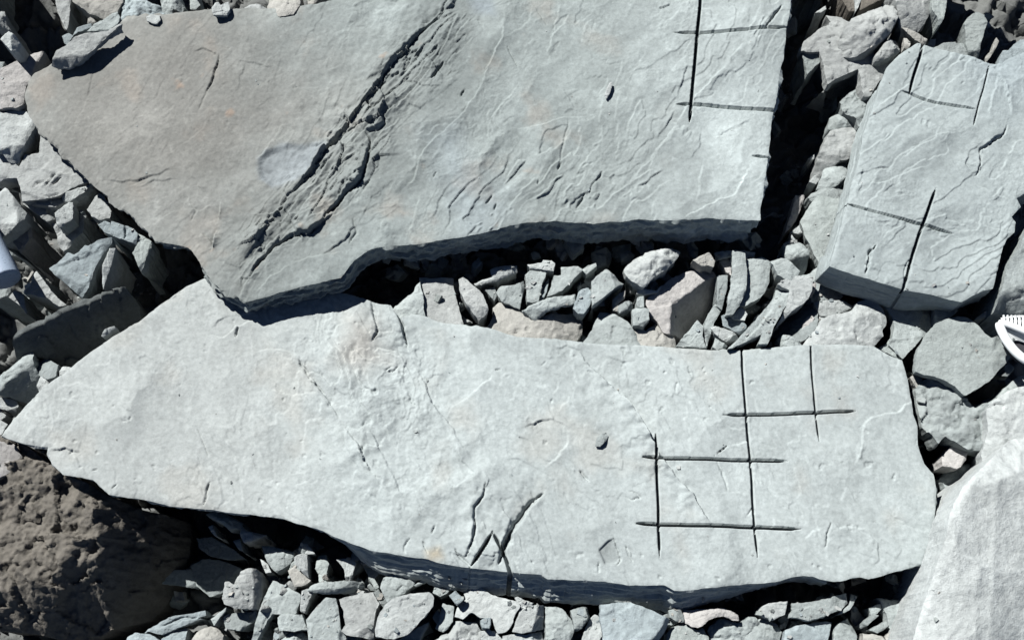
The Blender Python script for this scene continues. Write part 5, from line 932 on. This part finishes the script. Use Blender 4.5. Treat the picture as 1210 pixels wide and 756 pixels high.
ax = (Bq-A)/np.linalg.norm(Bq-A); u_ = np.cross(ax, [0, 0, 1]); u_ /= np.linalg.norm(u_); v_ = np.cross(u_, ax)
R = .042; prof = [(0, 0), (0, .55*R), (0, .90*R), (.003, .985*R), (.006, R), (.05, R), (.10, 1.004*R), (.16, R), (np.linalg.norm(Bq-A), R)]
Vc = []; Fc = []; NS = 48
for d, r in prof:
    for k in range(NS):
        t = 2*math.pi*k/NS; Vc.append(A+ax*d+r*(u_*math.cos(t)+v_*math.sin(t)))
for i in range(len(prof)-1):
    for k in range(NS): Fc.append((i*NS+k, i*NS+(k+1) % NS, (i+1)*NS+(k+1) % NS, (i+1)*NS+k))
Fc.append(tuple((len(prof)-1)*NS+k for k in range(NS)))
new_obj('drill_core', part_mesh('drill_core', Vc, Fc, MC), 'smooth blue-grey round core with a flat end, lying at the left frame edge', 'drill core', None, 'thing')

# ---------------------------------------------------------------- white plastic basket corner at the right edge
MP = plain('white moulded plastic', (.56, .58, .58), .4, .4, .03, .12); MI = plain('dark of the opening', (.03, .03, .035), .8, .2, .1, .2)  # MI is near black: the shade inside the opening, put into colour
root = bpy.data.objects.new('plastic_basket', None); scene.collection.objects.link(root)
root['label'] = 'white plastic basket with curved rim and ribbed side, cut by the right frame edge'; root['category'] = 'basket'; root['kind'] = 'thing'
zr = .40
base0 = to_world([(1215, 405)], zr-.06)[0]; root.location = base0
def tube_along(pts3, radii, mat, name, n=14, flat=1.0):
    pts3 = np.asarray(pts3); V_ = []; F_ = []
    for i, p in enumerate(pts3):
        t = pts3[min(i+1, len(pts3)-1)]-pts3[max(i-1, 0)]; t /= np.linalg.norm(t); s = np.cross(t, [0, 0, 1]); s /= np.linalg.norm(s)+1e-9; w = np.cross(s, t)
        for k in range(n):
            a = 2*math.pi*k/n; V_.append(p+radii[i]*(s*math.cos(a)+w*math.sin(a)*flat)-base0)
    m = len(pts3)
    for i in range(m-1):
        for k in range(n): F_.append((i*n+k, i*n+(k+1) % n, (i+1)*n+(k+1) % n, (i+1)*n+k))
    F_.append(tuple(range(n))[::-1]); F_.append(tuple((m-1)*n+k for k in range(n)))
    return new_obj(name, part_mesh(name, V_, F_, mat), parent=root)
def spl(pts, z):
    p = np.asarray(pts, float)
    for _ in range(3): p = chaikin(p, False)
    return to_world(p, z)
r1 = spl([(1180,381),(1183,390),(1189,402),(1198,414),(1208,423),(1222,430),(1245,436),(1275,436)], zr); tube_along(r1, [.008+.005*min(1, i/8) for i in range(len(r1))], MP, 'rim', flat=.8)
r2 = spl([(1180,381),(1190,383),(1205,389),(1225,397),(1250,404),(1280,410)], zr+.003); tube_along(r2, [.007+.003*min(1, i/8) for i in range(len(r2))], MP, 'rim', flat=.8)
# inner sloping panel between the rims and a near-black block standing in for the opening's shade
q = to_world([(1183,384),(1210,393),(1245,404),(1225,399),(1196,401),(1188,396)], zr-.004)
lo_ = to_world([(1186,387),(1212,396),(1245,406)], zr-.004); li = to_world([(1192,402),(1203,402),(1240,414)], zr-.02)
Vp = [p-base0 for p in np.vstack([lo_, li])]; Vp += [v-np.array([0, 0, .004]) for v in Vp]
Fp = [(0,3,4,1),(1,4,5,2),(6,7,10,9),(7,8,11,10),(3,9,10,4),(4,10,11,5),(0,1,7,6),(1,2,8,7),(0,6,9,3),(2,5,11,8)]
new_obj('inner_panel', part_mesh('inner_panel', Vp, Fp, MP, False), parent=root)
lt = to_world([(1192,398),(1212,400),(1250,412),(1250,432),(1210,421),(1200,412)], zr-.03); Vl = [p-base0 for p in lt]; Vl += [v-np.array([0, 0, .05]) for v in Vl]
Fl = [tuple(range(6))]+[tuple(range(11, 5, -1))]+[(i, i+6, (i+1) % 6+6, (i+1) % 6) for i in range(6)]
new_obj('opening_dark', part_mesh('opening_dark', Vl, Fl, MI, False), parent=root)
for i in range(11):                                 # ribs of the side
    x = 1186+i*4.6; a = to_world([(x, 373.0+i*.1)], zr-.03)[0]; b = to_world([(x+.8, 382+i*1.45)], zr-.002)[0]
    tube_along(np.array([a, (a+b)/2, b]), [.0036]*3, MP, 'rib', n=8)
rb = spl([(1183,377),(1200,374),(1225,374),(1260,376)], zr-.032); tube_along(rb, [.004]*len(rb), MP, 'lower_rail', n=8)
wl_ = to_world([(1184,378),(1240,378),(1240,396),(1184,382)], zr-.03); Vw = [p-base0 for p in wl_]; Vw += [v-np.array([0, 0, .004]) for v in Vw]
new_obj('side_panel', part_mesh('side_panel', Vw, [(0,1,2,3),(7,6,5,4),(0,4,5,1),(1,5,6,2),(2,6,7,3),(3,7,4,0)], MP, False), parent=root)

# ---------------------------------------------------------------- grit: crumbs and splinters strewn over the rubble, far too many to count
bpy.context.view_layer.update(); dg = bpy.context.evaluated_depsgraph_get()
gr = np.random.RandomState(77); gv = []; gf = []; gcol = []
areas = [([(460,330),(560,310),(700,300),(900,285),(960,225),(1010,235),(1000,330),(1100,350),(1190,370),(1190,470),(1090,560),(1075,430),(1030,405),(900,408),(700,402),(560,385)], 2600, .0052),
         ([(300,650),(420,650),(520,672),(700,705),(900,705),(1085,695),(1075,756),(220,756),(240,700)], 3200, .0052),
         ([(0,70),(60,150),(110,230),(180,290),(150,380),(40,470),(0,480)], 900, .0050),
         ([(930,30),(1060,20),(1080,60),(1010,180),(960,240),(950,120)], 350, .0050),
         ([(60,0),(420,0),(400,8),(150,20)], 160, .0048),
         ([(15,490),(240,400),(500,370),(1080,430),(1080,660),(600,660),(150,570)], 70, .0026), ([(60,120),(420,20),(900,20),(880,240),(480,270),(200,250)], 60, .0026)]
Cq = Vector(CAM)
for poly_px, num, sz in areas:
    pp = np.array(poly_px, float); w = to_world(pp, .25)[:, :2]; lo = w.min(0); hi = w.max(0); k = 0
    cand = gr.uniform(lo, hi, (num*6, 2)); cand = cand[inside(cand[:, 0], cand[:, 1], w)]
    clump = fbm(cand[:, 0]*6, cand[:, 1]*6, 3, 4)+gr.uniform(-.35, .35, len(cand)); cand = cand[clump > -.02][:num]
    for x, y in cand:
        hit, loc, nor, fi, ob, mt = scene.ray_cast(dg, Vector((x, y, 1.2)), Vector((0, 0, -1)))
        if not hit or nor.z < .72 or ob.name.startswith(('plastic', 'rim', 'drill', 'rib')): continue
        if sz > .004 and not ob.name.startswith(('shale_chip', 'ground')) and gr.rand() > (.04 if ob.name.startswith(('shale_slab', 'boulder')) else .16): continue
        s = sz*gr.lognormal(0, .45); n = gr.randint(4, 7); a0 = gr.uniform(0, 6.28); el = gr.uniform(.4, 1)
        a = np.linspace(0, 2*np.pi, n, endpoint=False)+gr.uniform(-.35, .35, n); r = s*gr.uniform(.7, 1.15, n)
        lx = r*np.cos(a); ly = r*np.sin(a)*el; t = s*gr.uniform(.25, .7); tx, ty = gr.uniform(-.35, .35, 2)
        X = lx*math.cos(a0)-ly*math.sin(a0); Y = lx*math.sin(a0)+ly*math.cos(a0)
        base = len(gv); q = gr.uniform(.6, .95)
        for i in range(n): gv.append((x+X[i], y+Y[i], loc.z-.002+tx*X[i]+ty*Y[i]))
        for i in range(n): gv.append((x+X[i]*q, y+Y[i]*q, loc.z-.001+t+tx*X[i]+ty*Y[i]))
        gf.append(tuple(base+n+i for i in range(n)))
        for i in range(n): gf.append((base+i, base+(i+1) % n, base+n+(i+1) % n, base+n+i))
        c_ = np.array(COL['gmutbw'[gr.randint(6)]])*gr.uniform(.8, 1.1)*TINT; gcol += [(*c_, 1)]*(2*n)
gme2 = bpy.data.meshes.new('gravel'); gme2.from_pydata(gv, [], gf); gme2.materials.append(M_ROCK)
ca = gme2.color_attributes.new('tint', 'FLOAT_COLOR', 'POINT'); ca.data.foreach_set('color', np.array(gcol, np.float32).ravel()); gme2.update()
new_obj('gravel', gme2, 'fine grey stone grit and crumbs strewn over the rubble', 'gravel', None, 'stuff')
